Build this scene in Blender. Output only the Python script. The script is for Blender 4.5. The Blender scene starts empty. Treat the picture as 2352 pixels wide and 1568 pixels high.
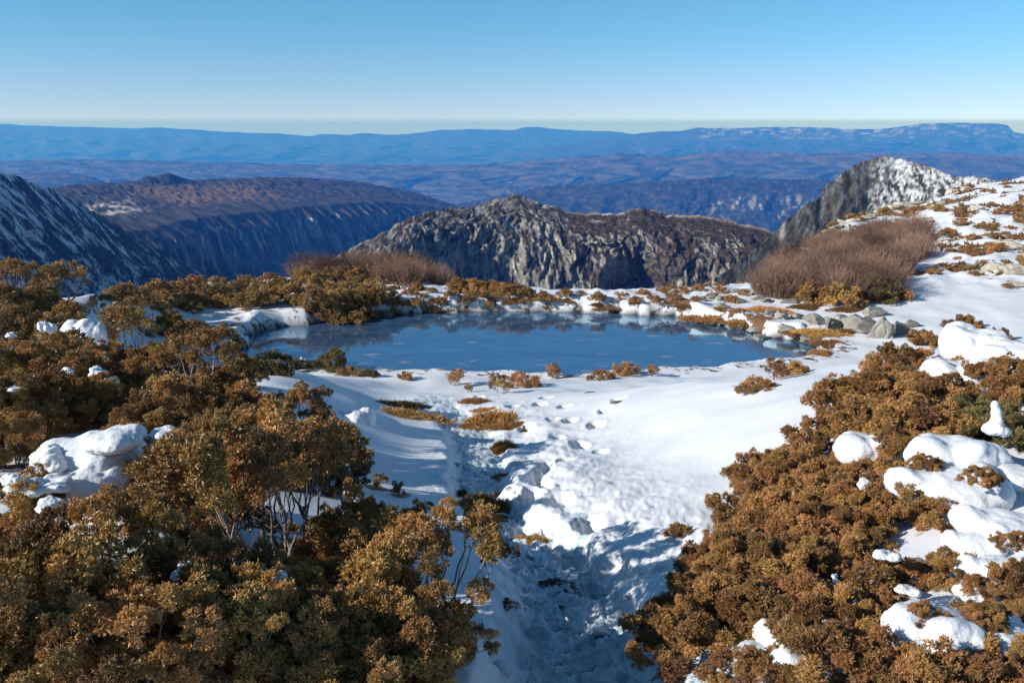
import bpy, bmesh, math, random
import numpy as np
from mathutils import Vector, Matrix

S = bpy.context.scene
COL = S.collection
rad = math.radians

# ------------------------------------------------------------------ camera, sky, sun, exposure
F = 887.0                      # focal length in pixels of the 1024-wide frame
PITCH = rad(13.93)
cam_d = bpy.data.cameras.new('camera')
cam_d.sensor_width = 36.0
cam_d.lens = F / 1024 * 36.0
cam_d.clip_start = 0.05
cam_d.clip_end = 90000.0
cam = bpy.data.objects.new('camera', cam_d)
COL.objects.link(cam)
cam.location = (0, 0, 0)
cam.rotation_euler = (rad(90) - PITCH, 0, 0)
S.camera = cam

SUN_EL = rad(25.0)
SUN_AZ = rad(-18.0)              # to the left of the view, this much ahead of square
sun_dir = Vector((-math.cos(SUN_EL) * math.cos(SUN_AZ), math.cos(SUN_EL) * math.sin(SUN_AZ), math.sin(SUN_EL)))

W = bpy.data.worlds.new('World')
S.world = W
W.use_nodes = True
nt = W.node_tree
nt.nodes.clear()
n_out = nt.nodes.new('ShaderNodeOutputWorld')
n_bg = nt.nodes.new('ShaderNodeBackground')
n_sky = nt.nodes.new('ShaderNodeTexSky')
n_sky.sky_type = 'NISHITA'
n_sky.sun_disc = False
n_sky.sun_elevation = SUN_EL
# rotation 0 puts the sun on +Y; positive turns it clockwise seen from above
n_sky.sun_rotation = math.atan2(sun_dir.x, sun_dir.y)
n_sky.altitude = 1200
n_sky.air_density = 0.6
n_sky.dust_density = 0.0
n_sky.ozone_density = 2.0
# the horizon band goes on below the horizon (far cloud bank) instead of a black floor;
# the clear winter air darkens quickly with height
n_tc = nt.nodes.new('ShaderNodeTexCoord')
n_sep = nt.nodes.new('ShaderNodeSeparateXYZ')
n_max = nt.nodes.new('ShaderNodeMath'); n_max.operation = 'MAXIMUM'; n_max.inputs[1].default_value = 0.0
n_mul = nt.nodes.new('ShaderNodeMath'); n_mul.operation = 'MULTIPLY_ADD'
n_mul.inputs[1].default_value = 0.72; n_mul.inputs[2].default_value = 0.022
n_cmb = nt.nodes.new('ShaderNodeCombineXYZ')
n_nrm = nt.nodes.new('ShaderNodeVectorMath'); n_nrm.operation = 'NORMALIZE'
n_tint = nt.nodes.new('ShaderNodeMixRGB'); n_tint.blend_type = 'MULTIPLY'; n_tint.inputs[0].default_value = 1.0
n_tint.inputs[2].default_value = (0.66, 0.95, 1.0, 1)
L = nt.links.new
L(n_tc.outputs['Generated'], n_sep.inputs[0])
L(n_sep.outputs['Z'], n_max.inputs[0]); L(n_max.outputs[0], n_mul.inputs[0])
L(n_sep.outputs['X'], n_cmb.inputs[0]); L(n_sep.outputs['Y'], n_cmb.inputs[1]); L(n_mul.outputs[0], n_cmb.inputs[2])
L(n_cmb.outputs[0], n_nrm.inputs[0]); L(n_nrm.outputs[0], n_sky.inputs[0])
# the low bank of far cloud right on the horizon: greyer and bluer than the sky just above it
n_bank = nt.nodes.new('ShaderNodeMapRange'); n_bank.interpolation_type = 'SMOOTHSTEP'
n_bank.inputs['From Min'].default_value = 0.004; n_bank.inputs['From Max'].default_value = -0.002
n_cl = nt.nodes.new('ShaderNodeMixRGB'); n_cl.blend_type = 'MULTIPLY'
n_cl.inputs[2].default_value = (0.62, 0.70, 1.04, 1)
n_tr = nt.nodes.new('ShaderNodeMapRange'); n_tr.interpolation_type = 'SMOOTHSTEP'
n_tr.inputs['From Min'].default_value = 0.0; n_tr.inputs['From Max'].default_value = 0.11
n_tm = nt.nodes.new('ShaderNodeMixRGB')
n_tm.inputs[1].default_value = (0.90, 0.87, 0.90, 1); n_tm.inputs[2].default_value = (0.60, 0.97, 1.0, 1)
L(n_sep.outputs['Z'], n_tr.inputs['Value']); L(n_tr.outputs[0], n_tm.inputs[0]); L(n_tm.outputs[0], n_tint.inputs[2])
L(n_sep.outputs['Z'], n_bank.inputs['Value']); L(n_bank.outputs[0], n_cl.inputs[0])
L(n_sky.outputs[0], n_tint.inputs[1]); L(n_tint.outputs[0], n_cl.inputs[1]); L(n_cl.outputs[0], n_bg.inputs[0])
L(n_bg.outputs[0], n_out.inputs[0])
n_bg.inputs[1].default_value = 0.104

sd = bpy.data.lights.new('sun', 'SUN')
sd.energy = 5.0
sd.angle = rad(0.5)
sd.color = (1.0, 0.95, 0.88)
sun = bpy.data.objects.new('sun', sd)
COL.objects.link(sun)
sun.rotation_euler = sun_dir.to_track_quat('Z', 'Y').to_euler()

S.view_settings.view_transform = 'Standard'
S.view_settings.look = 'None'
S.view_settings.gamma = 1.0
S.view_settings.exposure = 0.35
S.view_settings.use_curve_mapping = False
S.cycles.volume_bounces = 0
S.cycles.max_bounces = 6
S.cycles.diffuse_bounces = 3
S.cycles.use_denoising = True

# ------------------------------------------------------------------ numeric helpers
RNG = np.random.default_rng(7)
_perm = np.random.default_rng(3).permutation(256).astype(np.int64)
_perm = np.concatenate([_perm, _perm, _perm])
_ga = np.random.default_rng(4).random(256) * 2 * np.pi
_gx, _gy = np.cos(_ga), np.sin(_ga)


def noise2(x, y):
    """gradient noise, about -0.7..0.7"""
    x = np.asarray(x, float); y = np.asarray(y, float)
    xi = np.floor(x); yi = np.floor(y)
    xf = x - xi; yf = y - yi
    xi = xi.astype(np.int64) & 255; yi = yi.astype(np.int64) & 255
    u = xf * xf * xf * (xf * (xf * 6 - 15) + 10); v = yf * yf * yf * (yf * (yf * 6 - 15) + 10)

    def g(ix, iy, fx, fy):
        h = _perm[_perm[ix & 255] + (iy & 255)]
        return _gx[h] * fx + _gy[h] * fy
    a = g(xi, yi, xf, yf); b = g(xi + 1, yi, xf - 1, yf)
    c = g(xi, yi + 1, xf, yf - 1); d = g(xi + 1, yi + 1, xf - 1, yf - 1)
    return (a + u * (b - a)) + v * ((c + u * (d - c)) - (a + u * (b - a)))


def fbm(x, y, o=4, g=0.5, l=2.03):
    s = 0; a = 1.0
    for k in range(o):
        s = s + a * noise2(x + 17.3 * k, y - 9.1 * k)
        x = x * l; y = y * l; a *= g
    return s


def ridged(x, y, o=4, g=0.5, l=2.03):
    s = 0; a = 1.0
    for k in range(o):
        s = s + a * (1 - 2.2 * np.abs(noise2(x + 31.7 * k, y + 12.9 * k)))
        x = x * l; y = y * l; a *= g
    return s


def sm(a, b, x):
    t = np.clip((x - a) / (b - a), 0, 1)
    return t * t * (3 - 2 * t)


D2P = 1024 / 2352.0            # photo coordinates are noted in a 2352-wide view of it
CP, SP = math.cos(PITCH), math.sin(PITCH)


def ray(X, Y):
    """direction (y component 1) of the view line through photo point X, Y"""
    dx = (np.asarray(X, float) * D2P - 512) / F
    dy = (341 - np.asarray(Y, float) * D2P) / F
    vx, vy, vz = dx, CP + dy * SP, -SP + dy * CP
    return vx / vy, vz / vy


def mesh_arrays(name, V, faces, smooth=True, attrs=None, mats=None):
    """faces: list of int arrays (n,k); attrs: name -> (N,) float or (N,3) colour"""
    me = bpy.data.meshes.new(name)
    V = np.asarray(V, np.float32)
    me.vertices.add(len(V)); me.vertices.foreach_set('co', V.ravel())
    tot = sum(f.size for f in faces); npoly = sum(len(f) for f in faces)
    me.loops.add(tot); me.polygons.add(npoly)
    me.loops.foreach_set('vertex_index', np.concatenate([f.ravel() for f in faces]).astype(np.int32))
    lt = np.concatenate([np.full(len(f), f.shape[1], np.int32) for f in faces])
    ls = np.concatenate([[0], np.cumsum(lt)[:-1]]).astype(np.int32)
    me.polygons.foreach_set('loop_start', ls)
    me.polygons.foreach_set('loop_total', lt)
    me.update(calc_edges=True)
    me.polygons.foreach_set('use_smooth', np.full(npoly, smooth, bool))
    for k, a in (attrs or {}).items():
        a = np.asarray(a, np.float32)
        if a.ndim == 1:
            at = me.attributes.new(k, 'FLOAT', 'POINT'); at.data.foreach_set('value', a)
        else:
            at = me.attributes.new(k, 'FLOAT_COLOR', 'POINT')
            c = np.ones((len(a), 4), np.float32); c[:, :3] = a
            at.data.foreach_set('color', c.ravel())
    return me


def grid_faces(r, c, flip=False):
    i = np.arange(r * c).reshape(r, c)
    q = np.stack([i[:-1, :-1], i[:-1, 1:], i[1:, 1:], i[1:, :-1]], -1).reshape(-1, 4)
    return q[:, ::-1] if flip else q


def link(name, me, mat=None, parent=None):
    o = bpy.data.objects.new(name, me)
    COL.objects.link(o)
    if mat is not None and not me.materials:
        me.materials.append(mat)
    if parent is not None:
        o.parent = parent
    return o


def tag(o, label, cat, group=None, kind=None):
    if label: o['label'] = label
    if cat: o['category'] = cat
    if group: o['group'] = group
    if kind: o['kind'] = kind
    return o


def structure(o):
    o['kind'] = 'structure'
    return o


# ------------------------------------------------------------------ materials
def new_mat(name):
    m = bpy.data.materials.new(name)
    m.use_nodes = True
    t = m.node_tree
    b = t.nodes['Principled BSDF']
    return m, t, b


def N(t, kind, **kw):
    n = t.nodes.new(kind)
    for k, v in kw.items():
        setattr(n, k, v)
    return n


def noise_node(t, scale, detail=4, rough=0.55, coord=None, dist=0.0):
    n = N(t, 'ShaderNodeTexNoise')
    n.inputs['Scale'].default_value = scale
    n.inputs['Detail'].default_value = detail
    n.inputs['Roughness'].default_value = rough
    n.inputs['Distortion'].default_value = dist
    if coord is not None:
        t.links.new(coord, n.inputs['Vector'])
    return n


def ramp(t, fac, stops):
    r = N(t, 'ShaderNodeValToRGB')
    e = r.color_ramp.elements
    while len(e) < len(stops): e.new(0.5)
    for el, (p, c) in zip(e, stops):
        el.position = p
        el.color = (c, c, c, 1) if isinstance(c, (int, float)) else (*c, 1)
    t.links.new(fac, r.inputs[0])
    return r


def mixc(t, fac, a, b, blend='MIX'):
    m = N(t, 'ShaderNodeMix', data_type='RGBA', blend_type=blend)
    for s, v in ((m.inputs[0], fac), (m.inputs[6], a), (m.inputs[7], b)):
        if hasattr(v, 'is_linked'): t.links.new(v, s)
        elif isinstance(v, (int, float)): s.default_value = v
        else: s.default_value = (*v, 1)
    return m.outputs[2]


def bump(t, b, h, strength, dist):
    n = N(t, 'ShaderNodeBump')
    n.inputs['Strength'].default_value = strength
    n.inputs['Distance'].default_value = dist
    t.links.new(h, n.inputs['Height'])
    t.links.new(n.outputs[0], b.inputs['Normal'])
    return n


def terrain_mat(name, scale, bump_d, var=0.5, bstr=0.6, rough=0.95):
    """colour from the mesh, broken up by noise of a real size in metres"""
    m, t, b = new_mat(name)
    g = N(t, 'ShaderNodeNewGeometry')
    a = N(t, 'ShaderNodeAttribute', attribute_name='Col')
    n1 = noise_node(t, 1.0 / scale, 5, 0.65, g.outputs['Position'])
    n2 = noise_node(t, 3.1 / scale, 4, 0.7, g.outputs['Position'])
    r = ramp(t, n1.outputs['Fac'], [(0.3, 1 - var), (0.7, 1 + var)])
    c = mixc(t, 1.0, a.outputs['Color'], r.outputs[0], 'MULTIPLY')
    t.links.new(c, b.inputs['Base Color'])
    b.inputs['Roughness'].default_value = rough
    b.inputs['Specular IOR Level'].default_value = 0.1
    mx = N(t, 'ShaderNodeMath', operation='ADD')
    t.links.new(n1.outputs['Fac'], mx.inputs[0]); t.links.new(n2.outputs['Fac'], mx.inputs[1])
    bump(t, b, mx.outputs[0], bstr, bump_d)
    return m


def snow_mat(name):
    m, t, b = new_mat(name)
    g = N(t, 'ShaderNodeNewGeometry')
    n1 = noise_node(t, 9, 4, 0.6, g.outputs['Position'])
    n2 = noise_node(t, 90, 3, 0.7, g.outputs['Position'])
    c = mixc(t, n1.outputs['Fac'], (0.70, 0.72, 0.75), (0.77, 0.78, 0.79))
    t.links.new(c, b.inputs['Base Color'])
    b.inputs['Roughness'].default_value = 0.55
    b.inputs['Specular IOR Level'].default_value = 0.35
    b.inputs['Subsurface Weight'].default_value = 0.25
    b.inputs['Subsurface Radius'].default_value = (0.02, 0.03, 0.04)
    b.inputs['Subsurface Scale'].default_value = 1.0
    mx = N(t, 'ShaderNodeMath', operation='MULTIPLY_ADD'); mx.inputs[1].default_value = 0.25
    t.links.new(n2.outputs['Fac'], mx.inputs[0]); t.links.new(n1.outputs['Fac'], mx.inputs[2])
    bump(t, b, mx.outputs[0], 0.5, 0.03)
    return m


def ice_mat():
    m, t, b = new_mat('clear_grey_ice')
    g = N(t, 'ShaderNodeNewGeometry')
    n1 = noise_node(t, 14, 5, 0.65, g.outputs['Position'])
    n2 = noise_node(t, 60, 3, 0.6, g.outputs['Position'])
    c = mixc(t, ramp(t, n1.outputs['Fac'], [(0.35, 0.0), (0.65, 1.0)]).outputs[0], (0.42, 0.52, 0.57), (0.78, 0.81, 0.84))
    t.links.new(c, b.inputs['Base Color'])
    b.inputs['Roughness'].default_value = 0.22
    b.inputs['Transmission Weight'].default_value = 0.25
    b.inputs['IOR'].default_value = 1.31
    bump(t, b, n2.outputs['Fac'], 0.5, 0.012)
    return m


def foliage_mat(name, sheen=0.0, trans=0.25):
    m, t, b = new_mat(name)
    a = N(t, 'ShaderNodeAttribute', attribute_name='Col')
    oi = N(t, 'ShaderNodeObjectInfo')
    hs = N(t, 'ShaderNodeHueSaturation')
    mr = N(t, 'ShaderNodeMapRange')
    mr.inputs['To Min'].default_value = 0.42; mr.inputs['To Max'].default_value = 1.18
    t.links.new(oi.outputs['Random'], mr.inputs['Value'])
    mh = N(t, 'ShaderNodeMapRange')
    mh.inputs['To Min'].default_value = 0.488; mh.inputs['To Max'].default_value = 0.513
    mm = N(t, 'ShaderNodeMath', operation='FRACT')
    m7 = N(t, 'ShaderNodeMath', operation='MULTIPLY'); m7.inputs[1].default_value = 7.31
    t.links.new(oi.outputs['Random'], m7.inputs[0]); t.links.new(m7.outputs[0], mm.inputs[0])
    t.links.new(mm.outputs[0], mh.inputs['Value'])
    t.links.new(mh.outputs[0], hs.inputs['Hue']); t.links.new(mr.outputs[0], hs.inputs['Value'])
    t.links.new(a.outputs['Color'], hs.inputs['Color'])
    t.links.new(hs.outputs[0], b.inputs['Base Color'])
    b.inputs['Roughness'].default_value = 0.45
    b.inputs['Specular IOR Level'].default_value = 0.45
    return m


def rock_mat(name, c0, c1, c2, scale=1.0):
    m, t, b = new_mat(name)
    tc = N(t, 'ShaderNodeTexCoord')
    oi = N(t, 'ShaderNodeObjectInfo')
    n1 = noise_node(t, 7 * scale, 6, 0.65, tc.outputs['Object'], 0.4)
    n2 = noise_node(t, 26 * scale, 5, 0.7, tc.outputs['Object'])
    c = mixc(t, ramp(t, n1.outputs['Fac'], [(0.35, 0.0), (0.65, 1.0)]).outputs[0], c0, c1)
    c = mixc(t, ramp(t, n2.outputs['Fac'], [(0.56, 0.0), (0.66, 0.8)]).outputs[0], c, c2)
    rv = N(t, 'ShaderNodeMapRange'); rv.inputs['To Min'].default_value = 0.72; rv.inputs['To Max'].default_value = 1.35
    t.links.new(oi.outputs['Random'], rv.inputs['Value'])
    c = mixc(t, 1.0, c, rv.outputs[0], 'MULTIPLY')
    t.links.new(c, b.inputs['Base Color'])
    b.inputs['Roughness'].default_value = 0.9
    b.inputs['Specular IOR Level'].default_value = 0.2
    mx = N(t, 'ShaderNodeMath', operation='ADD')
    t.links.new(n1.outputs['Fac'], mx.inputs[0]); t.links.new(n2.outputs['Fac'], mx.inputs[1])
    bump(t, b, mx.outputs[0], 0.7, 0.03)
    return m


M_SNOW = snow_mat('wind_packed_snow')
M_ICE = ice_mat()
M_FOL = foliage_mat('bronze_conifer_sprigs')
M_ROCK = rock_mat('grey_quartzite', (0.20, 0.19, 0.165), (0.34, 0.325, 0.28), (0.11, 0.105, 0.09))
M_PALE = rock_mat('pale_lichened_quartzite', (0.36, 0.33, 0.26), (0.50, 0.46, 0.37), (0.22, 0.20, 0.16))
M_BARK = rock_mat('grey_mauve_bark', (0.19, 0.15, 0.13), (0.36, 0.30, 0.265), (0.09, 0.065, 0.055), 3.0)
M_RED = rock_mat('reddish_bare_twigs', (0.16, 0.095, 0.07), (0.26, 0.165, 0.12), (0.13, 0.07, 0.05), 2.0)
# ------------------------------------------------------------------ far terrain
def mountain(name, crest, zbase, run, x0, x1, cols, rows, disp, colour, mat, turn=0.0, power=1.0,
             jag=0.0, jagL=50.0, back=1.0, prof=None, skew=1.0):
    """crest: (photo x, photo y, distance). A sheet that falls from the crest towards the viewer
    (turned by 'turn') and away behind it, pushed in and out by real relief."""
    cr = np.array(crest, float)
    X = np.linspace(x0, x1, cols)
    # smooth crest interpolation
    Y = np.interp(X, cr[:, 0], cr[:, 1]); Dd = np.interp(X, cr[:, 0], cr[:, 2])
    tx, tz = ray(X, Y)
    C = np.stack([tx * Dd, Dd, tz * Dd], -1)
    s = np.concatenate([[0], np.cumsum(np.linalg.norm(np.diff(C[:, :2], axis=0), axis=1))])
    J = jag * fbm(s / jagL, s * 0 + 3.3, 5, 0.6) if jag else 0 * s
    k = np.exp(-0.5 * (np.arange(-40, 41) / 14.0) ** 2); k /= k.sum()
    Zs = np.convolve(np.pad(C[:, 2], 40, mode='reflect', reflect_type='odd'), k, mode='valid')
    fd = -C[:, :2] / np.linalg.norm(C[:, :2], axis=1, keepdims=True)
    ct, st = math.cos(turn), math.sin(turn)
    fd = np.stack([fd[:, 0] * ct - fd[:, 1] * st, fd[:, 0] * st + fd[:, 1] * ct], -1)
    v = np.linspace(0, 1, rows) ** skew
    H = (C[:, 2] - zbase)
    hp, vp = (v, v ** power) if prof is None else prof(v)
    P = np.zeros((rows, cols, 3))
    ss = np.broadcast_to(s, (rows, cols))
    dz = vp[:, None] * H[None, :]
    ln = np.hypot(dz, hp[:, None] * run)          # length down the slope, for the relief
    push, lift = disp(ss, ln, v[:, None] * np.ones((1, cols)), X[None, :] * np.ones((rows, 1)))
    off = hp[:, None] * run + push
    P[..., 0] = C[None, :, 0] + fd[None, :, 0] * off
    P[..., 1] = C[None, :, 1] + fd[None, :, 1] * off
    wz = sm(0.0, 0.30, ln / run)
    P[..., 2] = C[None, :, 2] * (1 - wz) + Zs[None, :] * wz - dz + lift + J[None, :] * np.exp(-ln / (1.3 * jagL))
    # back side
    nb = 14
    b = np.linspace(0, 1, nb)[1:][::-1]
    B = np.zeros((nb - 1, cols, 3))
    br = run * back * b
    bs = np.broadcast_to(s, (nb - 1, cols))
    B[..., 0] = C[None, :, 0] - fd[None, :, 0] * br[:, None]
    B[..., 1] = C[None, :, 1] - fd[None, :, 1] * br[:, None]
    B[..., 2] = Zs[None, :] + (C[:, 2] - Zs + J)[None, :] * (1 - b[:, None]) ** 6 - (b[:, None] ** 1.3) * H[None, :]
    A = np.concatenate([B, P], 0)
    R = A.shape[0]
    # normals for colouring
    du = np.gradient(A, axis=1); dv = np.gradient(A, axis=0)
    n = np.cross(dv, du); n /= np.linalg.norm(n, axis=-1, keepdims=True) + 1e-9
    n[n[..., 2] < 0] *= -1
    sA = np.concatenate([bs, ss], 0)
    zA = np.concatenate([np.zeros((nb - 1, cols)), ln], 0)
    vA = np.concatenate([np.zeros((nb - 1, cols)), v[:, None] * np.ones((1, cols))], 0)
    XA = np.broadcast_to(X, (R, cols))
    c = colour(A, n, sA, zA, vA, XA)
    me = mesh_arrays(name, A.reshape(-1, 3), [grid_faces(R, cols, True)], True, {'Col': c.reshape(-1, 3)})
    o = structure(link(name, me, mat))
    return o


def lerpc(a, b, f):
    a = np.asarray(a, float); b = np.asarray(b, float)
    return a * (1 - f[..., None]) + b * f[..., None]


ROCK = (0.30, 0.285, 0.25); SCRUB = (0.050, 0.040, 0.026); FOREST = (0.040, 0.045, 0.030)
HEATH = (0.12, 0.070, 0.038); SNOWC = (0.74, 0.76, 0.79)

M_FAR = terrain_mat('distant_forest_and_scree', 160.0, 60.0, 0.35, 0.8)
M_MIDF = terrain_mat('hazy_forest', 38.0, 22.0, 0.55, 1.0)
M_PLAT = terrain_mat('plateau_scrub_and_cliff', 11.0, 7.0, 0.5, 0.9)
M_CLIFF = terrain_mat('grey_cliff_and_scrub', 2.4, 1.6, 0.55, 1.0)
M_SLOPE = terrain_mat('snow_streaked_scrub', 9.0, 3.0, 0.4, 0.7)


# valley floor: one sheet under everything, out to behind the last range
def valley_floor():
    x = np.linspace(-21000, 21000, 90); y = np.linspace(-2500, 24500, 90)
    gx, gy = np.meshgrid(x, y)
    z = -840 + 30 * fbm(gx / 1500, gy / 1500, 3)
    V = np.stack([gx, gy, z], -1).reshape(-1, 3)
    c = lerpc(FOREST, HEATH, np.clip(fbm(gx / 900, gy / 900, 4) + 0.2, 0, 1)).reshape(-1, 3)
    structure(link('valley_floor', mesh_arrays('valley_floor', V, [grid_faces(90, 90)], True, {'Col': c}), M_FAR))


valley_floor()


# A: the farthest blue range
def dA(s, dz, v, X):
    env = sm(0.0, 0.25, v)
    g = ridged(s / 1500, v * 1.5 + 2, 4)
    return 760 * env * (g - 0.6), 12 * fbm(s / 500, dz / 200, 4)


def cA(P, n, s, dz, v, X):
    f = np.clip(0.5 + 0.7 * fbm(s / 700, dz / 300, 4), 0, 1)
    c = lerpc((0.022, 0.024, 0.017), (0.055, 0.047, 0.034), f)
    cl = sm(0.62, 0.42, n[..., 2]) * 0.7
    return lerpc(c, (0.07, 0.065, 0.06), cl)


mountain('far_mountain_range', [(-700, 276, 21500), (-300, 281, 21500), (0, 284, 21500), (100, 289, 21500), (240, 292, 21500), (310, 295, 21500), (365, 292, 21500),
         (470, 299, 21500), (560, 304, 21500), (640, 306, 21500), (712, 313, 21500), (735, 307, 21500), (800, 309, 21500), (835, 306, 21500), (920, 309, 21500),
         (980, 303, 21500), (1010, 298, 21500), (1100, 296, 21500), (1180, 299, 21500), (1205, 291, 21500), (1240, 291, 21500), (1275, 296, 21500), (1310, 298, 21500), (1420, 302, 21500), (1445, 307, 21500),
         (1600, 312, 21500), (2000, 318, 21500), (2700, 318, 21500), (3100, 318, 21500)],
         -840, 2600, -700, 3100, 520, 80, dA, cA, M_FAR, jag=12, jagL=300, back=0.5,
         prof=lambda v: (v, 0.62 * sm(0, 0.16, v) * 0.45 + (1 - 0.62 * 0.45) * v ** 0.9))


def cA2(P, n, s, dz, v, X):
    c = cA(P, n, s, dz, v, X)
    band = sm(420, 60, dz) * sm(1560, 1640, X)
    sn = np.clip(3 * (fbm(s / 320, dz / 40 + 5, 4) - 0.02), 0, 1) * band
    return lerpc(c, SNOWC, sn * 0.45)


mountain('far_table_mountain', [(1200, 345, 17500), (1350, 325, 17500), (1440, 310, 17500), (1500, 302, 17500), (1560, 301, 17500), (1600, 292, 17500), (1625, 294, 17500), (1700, 294, 17500), (1760, 291, 17500),
         (1840, 291, 17500), (1900, 293, 17500), (1960, 297, 17500), (2020, 296, 17500), (2080, 289, 17500), (2112, 283, 17500), (2200, 282, 17500), (2290, 283, 17500), (2315, 288, 17500), (2328, 303, 17500),
         (2380, 312, 17500), (2700, 300, 17500), (3100, 290, 17500)],
         -840, 2300, 1200, 3100, 420, 80, dA, cA2, M_FAR, jag=10, jagL=240, back=0.45,
         prof=lambda v: (v, 0.22 * sm(0, 0.10, v) + 0.78 * v ** 0.9))


# B: long forested ridge
def dB(s, dz, v, X):
    env = sm(0.0, 0.4, v)
    wob = 0.9 * fbm(s / 1700, v * 2, 3)
    g = ridged(s / 700 + wob, v * 0.9 + 0.2 * s / 700, 4, 0.55)
    return 240 * env * (g - 0.5), 14 * fbm(s / 90, dz / 60, 4, 0.65)


def cB(P, n, s, dz, v, X):
    f = np.clip(0.45 + 1.3 * fbm(s / 260, dz / 90, 5, 0.6), 0, 1)
    c = lerpc((0.028, 0.038, 0.028), (0.135, 0.125, 0.095), f)
    top = sm(300, 50, dz) * sm(1500, 1700, X) * np.clip(0.5 + 2 * fbm(s / 400, dz / 30, 3), 0, 1)
    return lerpc(c, (0.17, 0.12, 0.09), 0.7 * top)


mountain('forested_ridge', [(-700, 362, 9500), (0, 369, 9500), (130, 365, 9500), (300, 367, 9500), (500, 371, 9500), (700, 377, 9500), (850, 378, 9400), (1000, 378, 9300), (1100, 376, 9200), (1200, 370, 9100),
         (1300, 362, 9000), (1430, 352, 8900), (1490, 354, 8900), (1560, 357, 8900), (1610, 352, 8800), (1660, 346, 8800), (1750, 348, 8800), (1850, 352, 8700), (1920, 350, 8700), (2000, 350, 8600), (2100, 354, 8600),
         (2180, 349, 8600), (2260, 354, 8600), (2352, 358, 8600), (3100, 350, 8600)],
         -840, 1500, -700, 3100, 560, 130, dB, cB, M_MIDF, jag=7, jagL=110, back=0.6, power=0.9)

# small hump beyond the left shoulder, and the darker forested hill right of the middle
mountain('distant_hump', [(-300, 420, 6600), (-100, 405, 6600), (0, 400, 6600), (60, 397, 6600), (130, 396, 6600), (180, 400, 6600), (220, 408, 6600), (250, 420, 6600), (300, 440, 6600), (400, 470, 6600)],
         -840, 1600, -300, 400, 160, 50, dB, cB, M_MIDF, jag=6, jagL=80, back=0.6)


def dC(s, dz, v, X):
    env = sm(0.0, 0.3, v)
    g = ridged(s / 420 + 0.5 * fbm(s / 900, v, 2), v * 0.8 + 7, 4, 0.55)
    return 90 * env * (g - 0.5), 10 * fbm(s / 36, dz / 26, 4, 0.7)


def cC(P, n, s, dz, v, X):
    f = np.clip(0.45 + 1.4 * fbm(s / 70, dz / 40, 5, 0.65), 0, 1)
    c = lerpc((0.020, 0.028, 0.020), (0.072, 0.068, 0.050), f)
    band = sm(1560, 1640, X) * sm(1880, 1840, X) * sm(110, 180, dz) * sm(380, 290, dz)
    r = np.clip(3.5 * (fbm(s / 30, dz / 90 + 3, 4, 0.55) + 0.5 * fbm(s / 150, dz / 120, 2) - 0.16), 0, 1) * band * 0.8
    return lerpc(c, (0.42, 0.41, 0.39), r)


mountain('dark_forested_hill', [(820, 520, 5600), (960, 486, 5600), (1060, 466, 5600), (1150, 449, 5600), (1200, 439, 5600), (1240, 429, 5600), (1290, 424, 5600), (1380, 422, 5500), (1450, 418, 5500), (1540, 414, 5400), (1610, 409, 5400), (1720, 409, 5400),
         (1800, 411, 5400), (1890, 412, 5400), (2050, 416, 5400), (2400, 424, 5400), (2900, 430, 5400)],
         -840, 720, 820, 2900, 520, 150, dC, cC, M_MIDF, jag=5, jagL=30, back=0.7, power=0.95)


# D: plateau with shaded cliffs, its wall turned to the right, away from the sun
def profD(v):
    h = np.interp(v, [0, 0.36, 0.41, 0.52, 1.0], [0, 0.58, 0.62, 0.70, 1.0])
    z = np.interp(v, [0, 0.36, 0.41, 0.52, 1.0], [0, 0.088, 0.13, 0.40, 1.0])
    return h, z


def dD(s, dz, v, X):
    env = sm(0.33, 0.5, v)
    g = ridged(s / 300 + 0.4 * fbm(s / 260, v * 3, 2), v * 1.1 + 4, 3, 0.5)
    g2 = ridged(s / 60, v * 3.0 + 1, 4, 0.6)
    knob = 20 * np.exp(-((X - 388) / 34) ** 2) * sm(0.05, 0.0, v) + 9 * np.exp(-((X - 335) / 16) ** 2) * sm(0.05, 0.0, v)
    return 40 * env * (g - 0.7) + ((44 + 55 * sm(450, 650, X)) * sm(0.62, 0.50, v) + 2) * env * (g2 - 0.6), (5 * fbm(s / 60, v * 12, 4) + 7 * fbm(s / 16, v * 40, 3, 0.7) * sm(0.36, 0.2, v)) * sm(0, 0.05, v) + knob


def cD(P, n, s, dz, v, X):
    f = np.clip(0.45 + 1.3 * fbm(s / 60, v * 20, 5, 0.65), 0, 1)
    c = lerpc((0.040, 0.042, 0.028), (0.105, 0.092, 0.062), f)
    vv = v + 0.03 * fbm(s / 120, v * 8, 3)
    moor = sm(0.07, 0.11, vv) * sm(0.29, 0.24, vv) * sm(230, 290, X) * sm(570, 490, X)
    c = lerpc(c, (0.175, 0.118, 0.060), moor)
    sn = sm(0.15, 0.18, vv) * sm(0.28, 0.24, vv) * sm(-50, 20, X) * sm(220, 150, X)
    c = lerpc(c, (0.60, 0.54, 0.50), sn * np.clip(0.4 + 2.5 * fbm(s / 40, v * 30 + 4, 3), 0, 1))
    rk = sm(0.62, 0.45, n[..., 2]) * np.clip(0.6 + 2.6 * fbm(s / 26, dz / 60, 4, 0.6), 0, 1) * sm(0.34, 0.39, v) * sm(0.66, 0.54, v)
    c = lerpc(c, (0.50, 0.45, 0.37), rk)
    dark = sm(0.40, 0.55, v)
    return lerpc(c, (0.035, 0.036, 0.026), dark * 0.75)


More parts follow.
